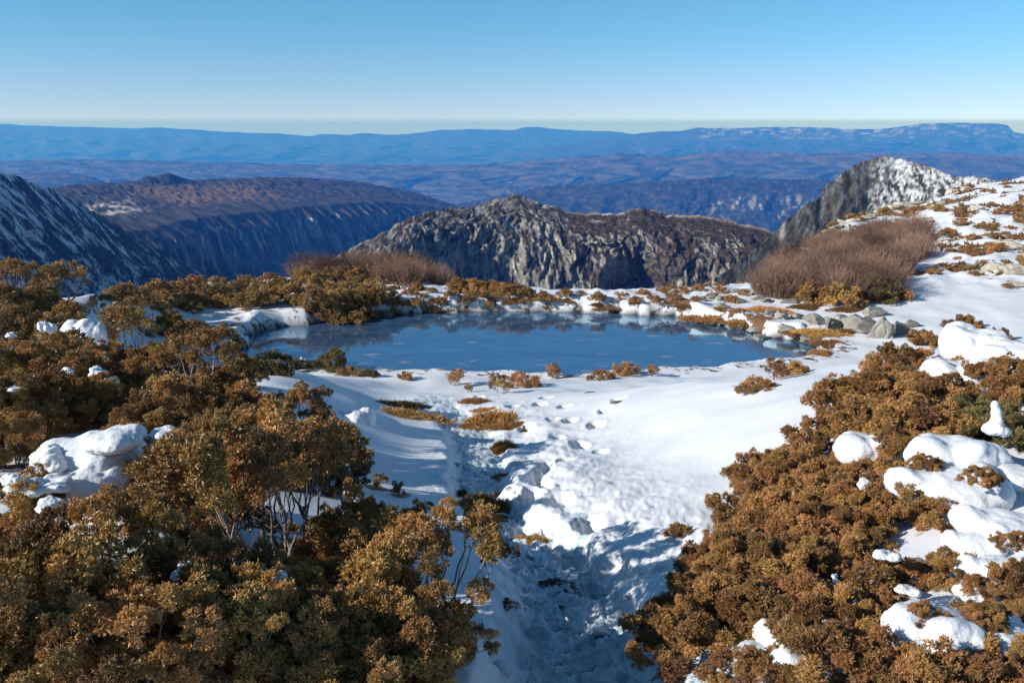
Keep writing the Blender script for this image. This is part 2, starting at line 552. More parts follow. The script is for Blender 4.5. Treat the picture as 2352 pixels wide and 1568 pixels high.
mountain('cliffed_plateau', [(-500, 452, 1500), (0, 441, 2050), (110, 431, 2200), (200, 421, 2330), (330, 414, 2520), (440, 413, 2700), (560, 408, 2950), (620, 405, 3080), (740, 409, 3400), (810, 415, 3600), (860, 423, 3750),
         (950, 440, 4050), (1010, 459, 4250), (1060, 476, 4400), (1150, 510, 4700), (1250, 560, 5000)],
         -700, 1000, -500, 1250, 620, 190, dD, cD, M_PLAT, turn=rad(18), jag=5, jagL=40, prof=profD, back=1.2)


# E: snowy shoulder at the left, its lit side beyond the crest
def dE(s, dz, v, X):
    g = fbm(s / 90, v * 5, 5, 0.6)
    return 22 * g * sm(0, 0.2, v), 4 * fbm(s / 30, dz / 20, 4, 0.6) * sm(0, 0.1, v)


def cE(P, n, s, dz, v, X):
    f = np.clip(0.45 + 1.3 * fbm(s / 14, dz / 14, 5, 0.65), 0, 1)
    c = lerpc((0.028, 0.030, 0.024), (0.075, 0.066, 0.05), f)
    # snow lies in streaks down the fall line
    q = s - 1.0 * dz
    st = fbm(q / 15 + 0.8 * fbm(s / 30, dz / 40, 2), (s + dz) / 60, 4, 0.58) + 0.55 * fbm(s / 70 + 4, dz / 70, 3)
    dens = np.interp(X, [0, 120, 300, 520], [0.10, 0.00, -0.14, -0.28]) + 0.32 * sm(26, 0, dz) * sm(160, 40, X)
    st = st + 0.35 * fbm(s / 7, dz / 7, 3, 0.6)
    return lerpc(c, (0.56, 0.58, 0.61), np.clip(4.0 * (st + dens - 0.08), 0, 1))


mountain('snow_streaked_shoulder', [(-900, 215, 560), (-500, 290, 680), (-300, 330, 780), (-100, 372, 900), (0, 395, 990), (40, 405, 1030), (110, 431, 1110), (200, 476, 1220), (300, 533, 1340), (420, 602, 1480), (520, 655, 1600), (640, 715, 1700), (800, 790, 1800)],
         -640, 340, -600, 800, 540, 220, dE, cE, M_SLOPE, turn=rad(52), jag=3.5, jagL=14, back=1.4, power=1.0, skew=1.3)


# F: the grey cliffed ridge in the middle
def profF(v):
    h = np.interp(v, [0, 0.12, 0.22, 0.60, 1.0], [0, 0.20, 0.30, 0.52, 1.0])
    z = np.interp(v, [0, 0.12, 0.22, 0.60, 1.0], [0, 0.06, 0.14, 0.62, 1.0])
    return h, z


def dF(s, dz, v, X):
    env = sm(0.0, 0.16, v)
    wx = 0.5 * fbm(s / 45, dz / 45, 3); 
    bil = lambda a, b, o=1: 1.0 - 2.2 * np.abs(fbm(a, b, o, 0.5))
    big = -bil(s / 62 + wx, dz / 210 + 1.3, 2)
    med = -bil(s / 21 + 1.6 * wx + 5, dz / 52 + 6, 2)
    sml = -bil(s / 7.5 + 2 * wx, dz / 15 + 2, 2)
    blk = fbm(s / 5.5, dz / 6.5, 5, 0.62)
    # a deep shaded gully right of the summit, and lesser ones
    gul = -75 * np.exp(-((X - 1395 - dz * 0.8) / 62) ** 2) * sm(0.1, 0.35, v) - 18 * np.exp(-((X - 1060) / 30) ** 2) * sm(0.1, 0.3, v) - 15 * np.exp(-((X - 1625) / 34) ** 2) * sm(0.1, 0.3, v) - 13 * np.exp(-((X - 930 - dz * 0.2) / 22) ** 2) * sm(0.1, 0.3, v)
    but = 48 * np.exp(-((X - 1225 - dz * .15) / 62) ** 2) * sm(0.1, 0.5, v) + 14 * np.exp(-((X - 1125) / 42) ** 2) * sm(0.25, 0.6, v) + 14 * np.exp(-((X - 1495) / 40) ** 2) * sm(0.1, 0.4, v)
    push = env * (17 * (big + 0.4) + 6.0 * (med + 0.4) + 1.7 * (sml + 0.4) + 3.6 * blk + 1.3 * np.round(2.2 * fbm(s / 9, dz / 6.5, 2))) + gul + but
    return push, 1.6 * fbm(s / 8, dz / 8, 4, 0.6) * sm(0, 0.06, v)


def cF(P, n, s, dz, v, X):
    f = np.clip(0.45 + 1.5 * fbm(s / 7, dz / 6, 5, 0.65), 0, 1)
    c = lerpc((0.030, 0.029, 0.020), (0.105, 0.068, 0.042), f)
    steep = sm(0.80, 0.50, n[..., 2])
    rk = np.clip(steep * (0.85 + 2.2 * fbm(s / 16, dz / 24 + 2, 5, 0.62)) + 0.9 * sm(1330, 1230, X) * np.clip(0.35 + 2.0 * fbm(s / 10, dz / 14 + 7, 4, 0.6), 0, 1) + 0.8 * sm(10, 0, dz) * np.clip(0.2 + 2.2 * fbm(s / 9, dz / 5, 3), 0, 1), 0, 1)
    rk *= 1 - 0.8 * sm(1380, 1500, X) * sm(-0.12, 0.08, fbm(s / 34, dz / 30, 3) - 0.1 * sm(1640, 1700, X))
    rc = lerpc((0.21, 0.20, 0.175), (0.44, 0.42, 0.37), np.clip(0.5 + 1.5 * fbm(s / 5, dz / 16, 5, 0.65), 0, 1))
    c = c * (1 - rk[..., None]) + rc * rk[..., None]
    sn = sm(7, 1, dz) * np.clip(4 * (fbm(s / 9, dz / 3 + 9, 4) + 0.02), 0, 1) * sm(1290, 1330, X) + 0.8 * np.exp(-((X - 1372) / 12) ** 2 - ((dz - 20) / 2.5) ** 2)
    c = lerpc(c, (0.70, 0.68, 0.66), np.clip(sn, 0, 1) * 0.8)
    tan = sm(1540, 1580, X) * sm(8, 2, dz)
    return lerpc(c, (0.34, 0.25, 0.17), tan * 0.7)


mountain('grey_cliff_ridge', [(640, 680, 620), (740, 606, 680), (800, 573, 700), (860, 546, 720), (895, 527, 735), (905, 517, 740), (950, 496, 760), (990, 484, 780), (1050, 478, 800), (1100, 471, 820), (1150, 455, 830), (1175, 446, 835), (1192, 445, 835), (1235, 461, 830),
         (1290, 480, 820), (1330, 490, 810), (1420, 489, 800), (1455, 478, 790), (1480, 475, 788), (1505, 481, 785), (1535, 494, 780), (1575, 495, 770), (1640, 498, 760), (1700, 512, 745), (1750, 524, 735), (1790, 540, 725), (1830, 568, 715), (1900, 590, 705), (2050, 690, 690)],
         -300, 250, 640, 2050, 760, 230, dF, cF, M_CLIFF, turn=rad(0), jag=2.4, jagL=13, back=0.8, prof=profF, skew=1.15)


# G: the peak at the right
def dG(s, dz, v, X):
    env = sm(0.0, 0.25, v)
    return env * (9 * (ridged(s / 38, dz / 60 + 3, 4, 0.55) - 0.6) + 2.0 * fbm(s / 6, dz / 8, 4, 0.6)), 1.5 * fbm(s / 9, dz / 9, 4, 0.6) * sm(0, 0.1, v)


def cG(P, n, s, dz, v, X):
    f = np.clip(0.45 + 1.5 * fbm(s / 6, dz / 5, 5, 0.7), 0, 1)
    c = lerpc((0.040, 0.037, 0.028), (0.120, 0.105, 0.078), f)
    rk = np.clip(sm(0.66, 0.42, n[..., 2]) * (0.35 + 2.4 * fbm(s / 9, dz / 12 + 2, 4, 0.6)) + 0.8 * sm(14, 0, dz) * np.clip(0.5 + 2 * fbm(s / 4, dz / 4, 3), 0, 1) * sm(1860, 1960, X), 0, 1)
    c = lerpc(c, (0.30, 0.285, 0.25), rk)
    # snow on the right-hand flank
    edge = np.interp(dz, [0, 6, 20, 45, 90], [2010, 1990, 1975, 1985, 2060])
    dn = sm(edge - 10, edge + 60, X) * sm(0.55, 0.35, v)
    sn = np.clip(3.6 * (fbm(s / 3.2, dz / 3.4 + 9, 5, 0.68) + 0.6 * fbm(s / 16, dz / 10, 3) - 0.40 + 0.58 * dn), 0, 1) * dn
    return lerpc(c, SNOWC, sn)


mountain('snow_dusted_peak', [(1640, 640, 470), (1740, 570, 490), (1790, 523, 500), (1805, 505, 500), (1835, 482, 505), (1875, 462, 510), (1890, 440, 515), (1905, 420, 518), (1935, 398, 520), (1965, 380, 525), (2000, 364, 530), (2035, 358, 530), (2060, 361, 530), (2085, 371, 525),
         (2120, 379, 520), (2150, 390, 515), (2190, 402, 510), (2250, 410, 500), (2352, 414, 490), (2700, 425, 480), (3000, 440, 470)],
         -320, 190, 1640, 3000, 520, 170, dG, cG, M_CLIFF, turn=rad(0), jag=2.2, jagL=9, back=0.9, power=1.0, skew=1.2)
# ------------------------------------------------------------------ near ground
TARN_Z = -5.0


def on_plane(X, Y, z):
    tx, tz = ray(X, Y)
    y = z / tz
    return tx * y, y


def z_base(y):
    z = -1.7 - 0.22 * (y - 2.46)
    z = np.where(y < 2.46, -1.7 + 0.05 * (2.46 - y), z)
    return np.maximum(z, -4.74 - 0.0 * y)


_tarn_px = [(520, 818), (556, 806), (584, 786), (578, 768), (612, 756), (652, 750), (715, 746), (752, 738), (800, 736), (855, 727), (930, 722), (1000, 718), (1100, 717), (1200, 716), (1300, 716),
            (1385, 720), (1470, 723), (1550, 727), (1600, 742), (1655, 747), (1700, 757), (1745, 771), (1800, 781), (1845, 787), (1868, 797), (1886, 816), (1862, 832), (1800, 840), (1740, 847), (1690, 851),
            (1640, 858), (1580, 860), (1500, 862), (1440, 868), (1390, 872), (1330, 878), (1280, 872), (1200, 868), (1120, 872), (1060, 872), (1000, 866), (900, 864), (830, 862), (760, 862), (690, 858), (620, 852), (560, 846), (510, 838), (500, 826)]
_tp = np.array([on_plane(X, Y, TARN_Z) for X, Y in _tarn_px])
# densify with small natural wobble
_q = []
for i in range(len(_tp)):
    a, b = _tp[i], _tp[(i + 1) % len(_tp)]
    k = max(2, int(np.linalg.norm(b - a) / 0.18))
    for j in range(k): _q.append(a + (b - a) * j / k)
_q = np.array(_q)
_q = _q + np.stack([0.16 * fbm(_q[:, 0] * 1.3, _q[:, 1] * 1.3 + 5, 3), 0.16 * fbm(_q[:, 0] * 1.3 + 40, _q[:, 1] * 1.3, 3)], -1)
TARN = _q
_tb = (TARN.min(0) - 1.6, TARN.max(0) + 1.6)


def tarn_dist(x, y):
    """signed distance to the shore, negative on the water; 9 where far away"""
    x = np.asarray(x, float); y = np.asarray(y, float)
    out = np.full(x.shape, 9.0)
    m = (x > _tb[0][0]) & (x < _tb[1][0]) & (y > _tb[0][1]) & (y < _tb[1][1])
    if not m.any(): return out
    px, py = x[m], y[m]
    best = np.full(px.shape, 1e9); inside = np.zeros(px.shape, bool)
    for i in range(len(TARN)):
        a = TARN[i]; b = TARN[(i + 1) % len(TARN)]
        e = b - a; wx, wy = px - a[0], py - a[1]
        t = np.clip((wx * e[0] + wy * e[1]) / (e @ e + 1e-12), 0, 1)
        best = np.minimum(best, (wx - e[0] * t) ** 2 + (wy - e[1] * t) ** 2)
        c = ((a[1] > py) != (b[1] > py))
        if c.any():
            xx = a[0] + (py - a[1]) / (b[1] - a[1] + 1e-12) * e[0]
            inside ^= c & (px < xx)
    d = np.sqrt(best)
    out[m] = np.where(inside, -d, d)
    return out


def path_pt(X, Y):
    tx, tz = ray(X, Y)
    s = -1.159 / (tz + 0.22)
    return float(tx * s), float(s)


PATH = np.array([path_pt(*p) for p in [(1340, 1640), (1340, 1560), (1345, 1450), (1330, 1350), (1285, 1270), (1215, 1215), (1150, 1160), (1095, 1105), (1105, 1045), (1085, 985), (1030, 945), (985, 920)]])
PATH = np.concatenate([[[PATH[0, 0] - 0.05, 0.3]], PATH])
PATH_W = np.array([0.30, 0.30, 0.30, 0.31, 0.30, 0.28, 0.24, 0.20, 0.20, 0.24, 0.26, 0.30, 0.30])
PATH_D = np.array([0.26, 0.26, 0.26, 0.24, 0.19, 0.15, 0.14, 0.16, 0.15, 0.13, 0.12, 0.10, 0.04])


def path_info(x, y):
    best = np.full(np.shape(x), 1e9); side = np.zeros(np.shape(x)); w = np.zeros(np.shape(x)); dp = np.zeros(np.shape(x))
    for i in range(len(PATH) - 1):
        a, b = PATH[i], PATH[i + 1]; e = b - a
        t = np.clip(((x - a[0]) * e[0] + (y - a[1]) * e[1]) / (e @ e), 0, 1)
        dx = x - a[0] - e[0] * t; dy = y - a[1] - e[1] * t
        d = np.hypot(dx, dy); m = d < best
        best = np.where(m, d, best); w = np.where(m, PATH_W[i] + (PATH_W[i + 1] - PATH_W[i]) * t, w)
        dp = np.where(m, PATH_D[i] + (PATH_D[i + 1] - PATH_D[i]) * t, dp)
        side = np.where(m, np.sign(e[1] * dx - e[0] * dy), side)
    return best, w, dp, side


FOOT = [path_pt(X, Y) + (s, d) for X, Y, s, d in [
    (1352, 1200, .13, .085), (1330, 1026, .12, .06), (1255, 1068, .12, .08), (1300, 1064, .11, .06), (1245, 1082, .12, .07), (1225, 1096, .13, .06), (1368, 994, .12, .06), (1240, 938, .12, .05),
    (1298, 948, .12, .05), (1255, 926, .12, .045), (1176, 940, .12, .045), (1280, 1008, .11, .05), (1220, 1132, .12, .07), (1287, 1150, .13, .06), (1245, 1110, .11, .06), (1325, 1240, .12, .05), (1402, 1275, .15, .05),
    (1365, 1290, .13, .05), (1190, 1180, .11, .06), (1255, 1190, .10, .05), (1180, 1020, .10, .05), (1195, 1060, .10, .06), (1420, 962, .12, .045), (1390, 975, .11, .04), (1310, 980, .11, .045), (1160, 1100, .1, .06),
    (1350, 905, .12, .035), (1100, 912, .11, .04), (1210, 985, .12, .05), (1270, 975, .10, .045), (1380, 1045, .1, .04)]]

_sky = np.array([(-900, 650, 14), (-400, 668, 15), (-100, 684, 15), (0, 688, 16), (100, 688, 16.5), (210, 676, 17.5), (330, 668, 22), (440, 660, 26), (560, 650, 29), (650, 642, 30), (750, 634, 31), (830, 628, 32), (880, 627, 32), (950, 632, 31), (1050, 648, 30),
                 (1150, 661, 29), (1250, 668, 28), (1350, 671, 28), (1450, 670, 28), (1560, 666, 29), (1640, 660, 30), (1700, 656, 31), (1735, 650, 32), (1765, 640, 33), (1800, 616, 36), (1850, 574, 40), (1890, 543, 44), (1915, 522, 46), (1945, 506, 47), (2010, 491, 49),
                 (2100, 475, 51), (2140, 463, 52), (2180, 447, 53), (2215, 436, 54), (2250, 422, 55), (2330, 411, 55), (2400, 404, 55), (2600, 380, 56), (3000, 340, 56), (3600, 300, 54)], float)
_st, _sz = ray(_sky[:, 0], _sky[:, 1])
_stt = _st; _szz = _sz * _sky[:, 2]
_fb = np.array([(-900, 9, -2.95), (0, 12, -3.1), (200, 13.5, -3.55), (320, 17.5, -4.35), (450, 20, -4.66), (600, 22.2, -4.70), (850, 23.9, -4.72), (1200, 24.3, -4.72), (1560, 24.0, -4.72), (1700, 24.3, -4.68), (1800, 24.6, -4.66), (1950, 23.5, -4.62), (2100, 22.5, -4.60), (2352, 20.5, -4.50), (2900, 17.5, -4.2), (3600, 15, -3.9)])
_fbt = ray(_fb[:, 0], np.full(len(_fb), 700.0))[0]


# smooth the tables so that no crease runs out along a knot
_tg = np.linspace(-1.8, 1.8, 1441)


def _smooth(tx, v, sig=0.022):
    w = np.interp(_tg, tx, v)
    k = np.exp(-0.5 * (np.arange(-40, 41) * 0.0025 / sig) ** 2); k /= k.sum()
    return np.convolve(np.pad(w, 40, mode='edge'), k, mode='valid')


T_YB = _smooth(_fbt, _fb[:, 1], 0.03); T_ZF = _smooth(_fbt, _fb[:, 2], 0.03)
T_YC = _smooth(_stt, _sky[:, 2], 0.012); T_ZC = _smooth(_stt, _szz, 0.008)


def ground(x, y, detail=True):
    x = np.asarray(x, float); y = np.asarray(y, float)
    yy = np.maximum(y, 0.4)
    r_ = np.hypot(x, y)
    t = np.where(y > 0.4, x / yy, np.sign(x) * 9)
    # near part: slope down to the tarn, a raised bank with shrubs on either side of the path
    xp = np.interp(y, PATH[:, 1], PATH[:, 0])
    dl = xp - x; dr = x - xp
    zb = z_base(y)
    fl = 1 - sm(12.5, 17.5, y + 0.6 * np.clip(dl - 6, -3, 3) * -1)
    left = (sm(0.30, 2.1, dl) * (0.10 + 0.40 * sm(2.5, 6.5, y)) + sm(2.2, 6.5, dl) * 0.50 * sm(2.5, 8.5, y)) * fl
    fr = 1 - sm(8.0, 13.5, y)
    right = (sm(0.35, 0.75, dr) * 0.06 + (sm(0.9, 2.7, dr) * 0.44 + sm(2.2, 5.0, dr) * 0.34) * (0.35 + 0.65 * sm(2.2, 5.5, y))) * fr
    near = zb + left + right
    near = near + 0.20 * np.exp(-((x - 4.3) / 1.5) ** 2 - ((y - 13.3) / 1.3) ** 2)      # swell of snow beside the right bank
    near = near + 0.10 * np.exp(-((x + 1.3) / 1.4) ** 2 - ((y - 14.6) / 0.7) ** 2)
    # far part: shelf round the tarn, then the skyline crest and the fall into the valley
    tc = np.clip(t, -1.6, 1.6)
    yb = np.interp(tc, _tg, T_YB); zf = np.interp(tc, _tg, T_ZF)
    yc = np.interp(tc, _tg, T_YC); zc = np.interp(tc, _tg, T_ZC)
    u = (y - yb) / (yc - yb)
    far = zf + (zc - zf) * (0.35 * np.clip(u, 0, 1) + 0.65 * sm(0, 1, u))
    over = np.maximum(y - yc, 0)
    far = far - 0.30 * over - 0.012 * over ** 2 * (over < 40) - (over >= 40) * (19.2 + 1.1 * (over - 40))
    w = sm(-5.0, 0.0, y - yb)
    z = near * (1 - w) + far * w
    # relief
    big = 0.07 * fbm(x / 1.7, y / 1.7, 3) * sm(1.5, 5, y)
    hum = (0.16 * ridged(x / 2.6 + 3, y / 2.6, 3) - 0.1 + 0.08 * fbm(x / 0.7, y / 0.7, 3)) * sm(22, 27, y) * (1 - sm(0.95, 1.05, u) * 0.7)
    hum = hum + 0.5 * fbm(x / 6.0, y / 6.0 + 2, 3) * sm(27, 36, y) * sm(0.15, 0.3, t) * sm(1.0, 0.75, u)
    z = z + big + hum
    if detail:
        pd, pw, pdp, side = path_info(x, y)
        wob = 0.05 * fbm(x * 5, y * 5, 3)
        q = sm(1.25, 0.55, (pd + wob) / pw)
        inner = q * pdp
        lumps = 0.048 * np.abs(fbm(x * 7.0, y * 7.0, 4, 0.6)) + 0.028 * ridged(x * 13 + 3, y * 13, 3, 0.6) * 0.6
        z = z - inner + lumps * q
        tr = np.exp(-((pd - 0.35 * (side > 0)) / np.where(side > 0, 0.75, 0.35)) ** 2) * sm(16, 11, y) * (1 - q)
        z = z + tr * (0.034 * fbm(x * 4.2, y * 4.2 + 9, 4, 0.55) + 0.022 * np.abs(fbm(x * 13, y * 13 + 3, 3, 0.6)) - 0.02)
        for fx, fy, fs, fdp in FOOT:
            m = (np.abs(x - fx) < 0.6) & (np.abs(y - fy) < 0.8)
            if m.any():
                xx, ym = x[m], y[m]
                e = np.sqrt(((xx - fx) / (fs * 0.62)) ** 2 + ((ym - fy) / (fs * 1.05)) ** 2) + 0.35 * fbm(xx * 9 + fx, ym * 9, 2)
                z[m] += -1.4 * fdp * sm(1.2, 0.8, e) + 0.10 * fdp * np.exp(-((e - 1.45) / 0.35) ** 2)
    # the tarn: a steep little bank, bed below the water
    d = tarn_dist(x, y)
    bank = sm(-0.03, 0.26 + 0.10 * noise2(x * 1.9, y * 1.9), d)
    lip = np.where(y > 20.5, 0.13 * np.exp(-((d - 0.42) / 0.28) ** 2) * (0.7 + 1.2 * noise2(x * 1.6, y * 1.6 + 8)), 0)
    z = np.where(d < 1.5, np.maximum(z, TARN_Z + 0.10) + lip, z)
    z = np.where(d < 1.5, (TARN_Z - 0.06) * (1 - bank) + z * bank, z)
    z = np.where(d < 0, TARN_Z - 0.06 - np.clip(-d, 0, 1.2) * 0.45, z)
    return z


# cover: > 0 where heath shows through the snow
_blob = []   # filled by shrubs: (x, y, radius, amount)


def cover(x, y):
    t = np.where(y > 0.4, x / np.maximum(y, 0.4), 0)
    tc = np.clip(t, -1.6, 1.6)
    yb = np.interp(tc, _tg, T_YB); yc = np.interp(tc, _tg, T_YC)
    u = (y - yb) / (yc - yb)
    n = fbm(x / 1.5, y / 2.0, 4, 0.6) + 0.5 * fbm(x / 5.5 + 7, y / 6.5, 2) + 0.35 * fbm(x * 2.4, y * 2.4, 3)
    far = sm(-0.2, 0.25, u)
    right = sm(0.12, 0.30, t)
    h = n - (0.40 - 0.34 * right) + 0.10 * sm(0.75, 1.0, u)
    # bright open snow along the shelf on the right, and high on the slope
    h = h - 0.25 * np.exp(-((u - 0.08) / 0.07) ** 2) * sm(0.26, 0.36, t) - 0.25 * np.exp(-((t - 0.47) / 0.05) ** 2 - ((u - 0.62) / 0.2) ** 2)
    h = np.where(far > 0, h * far - (1 - far) * 0.8, -0.8)
    d = tarn_dist(x, y)
    h = h - 0.45 * sm(1.6, 0.5, d) * sm(0.22, 0.12, t)
    # peaty edges on the right-hand shore
    h = np.maximum(h, sm(0.7, 0.15, d) * sm(3.5, 5.0, x) * sm(18.5, 19.5, y) * (0.05 + 1.5 * noise2(x * 1.1, y * 1.1)) - 0.1 * (d > 0.7) - 0.8 * (d > 0.8))
    return h, d, u, t


def build_ground():
    a1 = np.radians(np.arange(-35, 35.01, 0.13))
    a0 = np.radians(np.linspace(-78, -35.6, 34)); a2 = np.radians(np.linspace(35.6, 78, 34))
    a = np.concatenate([a0, a1, a2])
    r = [0.7]
    while r[-1] < 60: r.append(r[-1] * (1.0082 if r[-1] < 14 or r[-1] > 27 else 1.0058))
    r = np.array(r + list(60 * (1.05 ** np.arange(1, 34))))
    R, A = np.meshgrid(r, a, indexing='ij')
    x = R * np.sin(A); y = R * np.cos(A)
    z = ground(x, y)
    h, d, u, t = cover(x, y)
    for bx, by, br, am in _blob:
        m = (np.abs(x - bx) < 2 * br) & (np.abs(y - by) < 2 * br)
        h[m] = np.maximum(h[m], am - (np.hypot(x[m] - bx, y[m] - by) / br) + 0.8 * fbm(x[m] * 3, y[m] * 3, 3))
    pd, pw, pdp, side = path_info(x, y)
    ice = sm(1.05, 0.6, (pd + 0.09 * fbm(x * 4, y * 4, 3)) / pw) * sm(14.5, 13, y) * (0.78 + 0.8 * fbm(x * 2.6 + 3, y * 2.6, 3))
    ice = np.maximum(ice, np.exp(-((pd - 0.3) / 0.4) ** 2) * sm(13, 8, y) * (fbm(x * 2.2, y * 2.2 + 11, 3) + 0.28) * 1.25 * (side > 0))
    for fx, fy, fs, fdp in FOOT:
        m = (np.abs(x - fx) < 0.3) & (np.abs(y - fy) < 0.4)
        ice[m] = np.maximum(ice[m], 0.55 * sm(1.0, 0.5, np.hypot((x[m] - fx) / (fs * .62), (y[m] - fy) / (fs * 1.05))))
    peat = sm(-4.90, -4.955, z) * (d < 0.6)
    V = np.stack([x, y, z], -1).reshape(-1, 3)
    me = mesh_arrays('snow_ground', V, [grid_faces(len(r), len(a), True)], True,
                     {'heath': h.ravel(), 'ice': ice.ravel(), 'peat': peat.ravel()})
    m, tt, b = new_mat('snow_over_heath')
    g = N(tt, 'ShaderNodeNewGeometry')
    P = g.outputs['Position']
    at = lambda k: N(tt, 'ShaderNodeAttribute', attribute_name=k).outputs['Fac']
    n1 = noise_node(tt, 5.0, 5, 0.62, P); n2 = noise_node(tt, 26.0, 4, 0.7, P); n3 = noise_node(tt, 110.0, 3, 0.7, P)
    n4 = noise_node(tt, 1.2, 4, 0.6, P)
    snow = mixc(tt, n4.outputs['Fac'], (0.70, 0.725, 0.76), (0.77, 0.78, 0.79))
    # heath: browns, reds and a little olive, by patches
    hb = ramp(tt, n2.outputs['Fac'], [(0.30, (0.055, 0.030, 0.016)), (0.52, (0.165, 0.082, 0.034)), (0.72, (0.22, 0.125, 0.055))])
    ol = ramp(tt, n4.outputs['Fac'], [(0.54, 0.0), (0.66, 0.7)])
    heath = mixc(tt, ol.outputs[0], hb.outputs[0], (0.095, 0.085, 0.030))
    ad = N(tt, 'ShaderNodeMath', operation='MULTIPLY_ADD'); ad.inputs[1].default_value = 1.3
    tt.links.new(n1.outputs['Fac'], ad.inputs[0]); tt.links.new(at('heath'), ad.inputs[2])
    ad2 = N(tt, 'ShaderNodeMath', operation='MULTIPLY_ADD'); ad2.inputs[1].default_value = 0.6
    tt.links.new(n2.outputs['Fac'], ad2.inputs[0]); tt.links.new(ad.outputs[0], ad2.inputs[2])
    hm = N(tt, 'ShaderNodeMapRange', interpolation_type='SMOOTHSTEP')
    hm.inputs['From Min'].default_value = 0.98; hm.inputs['From Max'].default_value = 1.08
    tt.links.new(ad2.outputs[0], hm.inputs['Value'])
    icec = mixc(tt, ramp(tt, n2.outputs['Fac'], [(0.35, 0.0), (0.62, 1.0)]).outputs[0], (0.36, 0.47, 0.52), (0.72, 0.77, 0.80))
    im = N(tt, 'ShaderNodeMath', operation='MULTIPLY_ADD'); im.inputs[1].default_value = 0.9
    tt.links.new(n1.outputs['Fac'], im.inputs[0]); tt.links.new(at('ice'), im.inputs[2])
    imr = N(tt, 'ShaderNodeMapRange', interpolation_type='SMOOTHSTEP')
    imr.inputs['From Min'].default_value = 0.72; imr.inputs['From Max'].default_value = 1.25
    tt.links.new(im.outputs[0], imr.inputs['Value'])
    c = mixc(tt, imr.outputs[0], snow, icec)
    c = mixc(tt, hm.outputs[0], c, heath)
    c = mixc(tt, at('peat'), c, (0.018, 0.011, 0.008))
    tt.links.new(c, b.inputs['Base Color'])
    rr = N(tt, 'ShaderNodeMapRange'); rr.inputs['To Min'].default_value = 0.6; rr.inputs['To Max'].default_value = 0.22
    tt.links.new(imr.outputs[0], rr.inputs['Value']); tt.links.new(rr.outputs[0], b.inputs['Roughness'])
    b.inputs['Specular IOR Level'].default_value = 0.35
    # relief: soft grain on snow, coarser on ice and heath
    mh = N(tt, 'ShaderNodeMath', operation='MAXIMUM')
    tt.links.new(hm.outputs[0], mh.inputs[0]); tt.links.new(imr.outputs[0], mh.inputs[1])
    sc = N(tt, 'ShaderNodeMath', operation='MULTIPLY_ADD'); sc.inputs[1].default_value = 0.9; sc.inputs[2].default_value = 0.10
    tt.links.new(mh.outputs[0], sc.inputs[0])
    hh = N(tt, 'ShaderNodeMath', operation='MULTIPLY'); tt.links.new(n2.outputs['Fac'], hh.inputs[0]); tt.links.new(sc.outputs[0], hh.inputs[1])
    h3 = N(tt, 'ShaderNodeMath', operation='MULTIPLY_ADD'); h3.inputs[1].default_value = 0.08
    tt.links.new(n3.outputs['Fac'], h3.inputs[0]); tt.links.new(hh.outputs[0], h3.inputs[2])
    bump(tt, b, h3.outputs[0], 0.55, 0.05)
    structure(link('snow_ground', me, m))


# the tarn: dark water under a skin of new ice, reflected sky blue put into its colour
def build_tarn():
    c = TARN.mean(0)
    P = TARN + (TARN - c) / np.linalg.norm(TARN - c, axis=1, keepdims=True) * 0.12
    bm = bmesh.new()
    vs = [bm.verts.new((p[0], p[1], TARN_Z)) for p in P]
    bm.faces.new(vs)
    bmesh.ops.triangulate(bm, faces=bm.faces[:])
    bmesh.ops.recalc_face_normals(bm, faces=bm.faces[:])
    me = bpy.data.meshes.new('tarn_water'); bm.to_mesh(me); bm.free()
    if me.polygons[0].normal.z < 0: me.flip_normals()
    m, t, b = new_mat('dark_tarn_with_ice_skin')
    g = N(t, 'ShaderNodeNewGeometry')
    mp = N(t, 'ShaderNodeMapping'); mp.inputs['Scale'].default_value = (0.7, 1.6, 1)
    mp.inputs['Rotation'].default_value = (0, 0, rad(8))
    t.links.new(g.outputs['Position'], mp.inputs[0])
    n1 = noise_node(t, 1.1, 5, 0.6, mp.outputs[0], 1.2)
    n2 = noise_node(t, 2.0, 3, 0.5, mp.outputs[0])
    fl = ramp(t, n2.outputs['Fac'], [(0.635, 0.0), (0.69, 1.0)])
    film = ramp(t, n1.outputs['Fac'], [(0.32, 0.0), (0.70, 0.9)])
    col = mixc(t, film.outputs[0], (0.024, 0.064, 0.135), (0.065, 0.145, 0.27))  # blue in the base colour helps out the sky's reflection
    col = mixc(t, fl.outputs[0], col, (0.30, 0.24, 0.24))
    t.links.new(col, b.inputs['Base Color'])
    rr = N(t, 'ShaderNodeMapRange'); rr.inputs['To Min'].default_value = 0.02; rr.inputs['To Max'].default_value = 0.10
    t.links.new(n1.outputs['Fac'], rr.inputs['Value']); t.links.new(rr.outputs[0], b.inputs['Roughness'])
    b.inputs['IOR'].default_value = 2.8
    b.inputs['Specular Tint'].default_value = (0.72, 0.92, 1.0, 1)
    b.inputs['Specular IOR Level'].default_value = 1.0
    bump(t, b, n1.outputs['Fac'], 0.12, 0.02)
    structure(link('tarn_water', me, m))


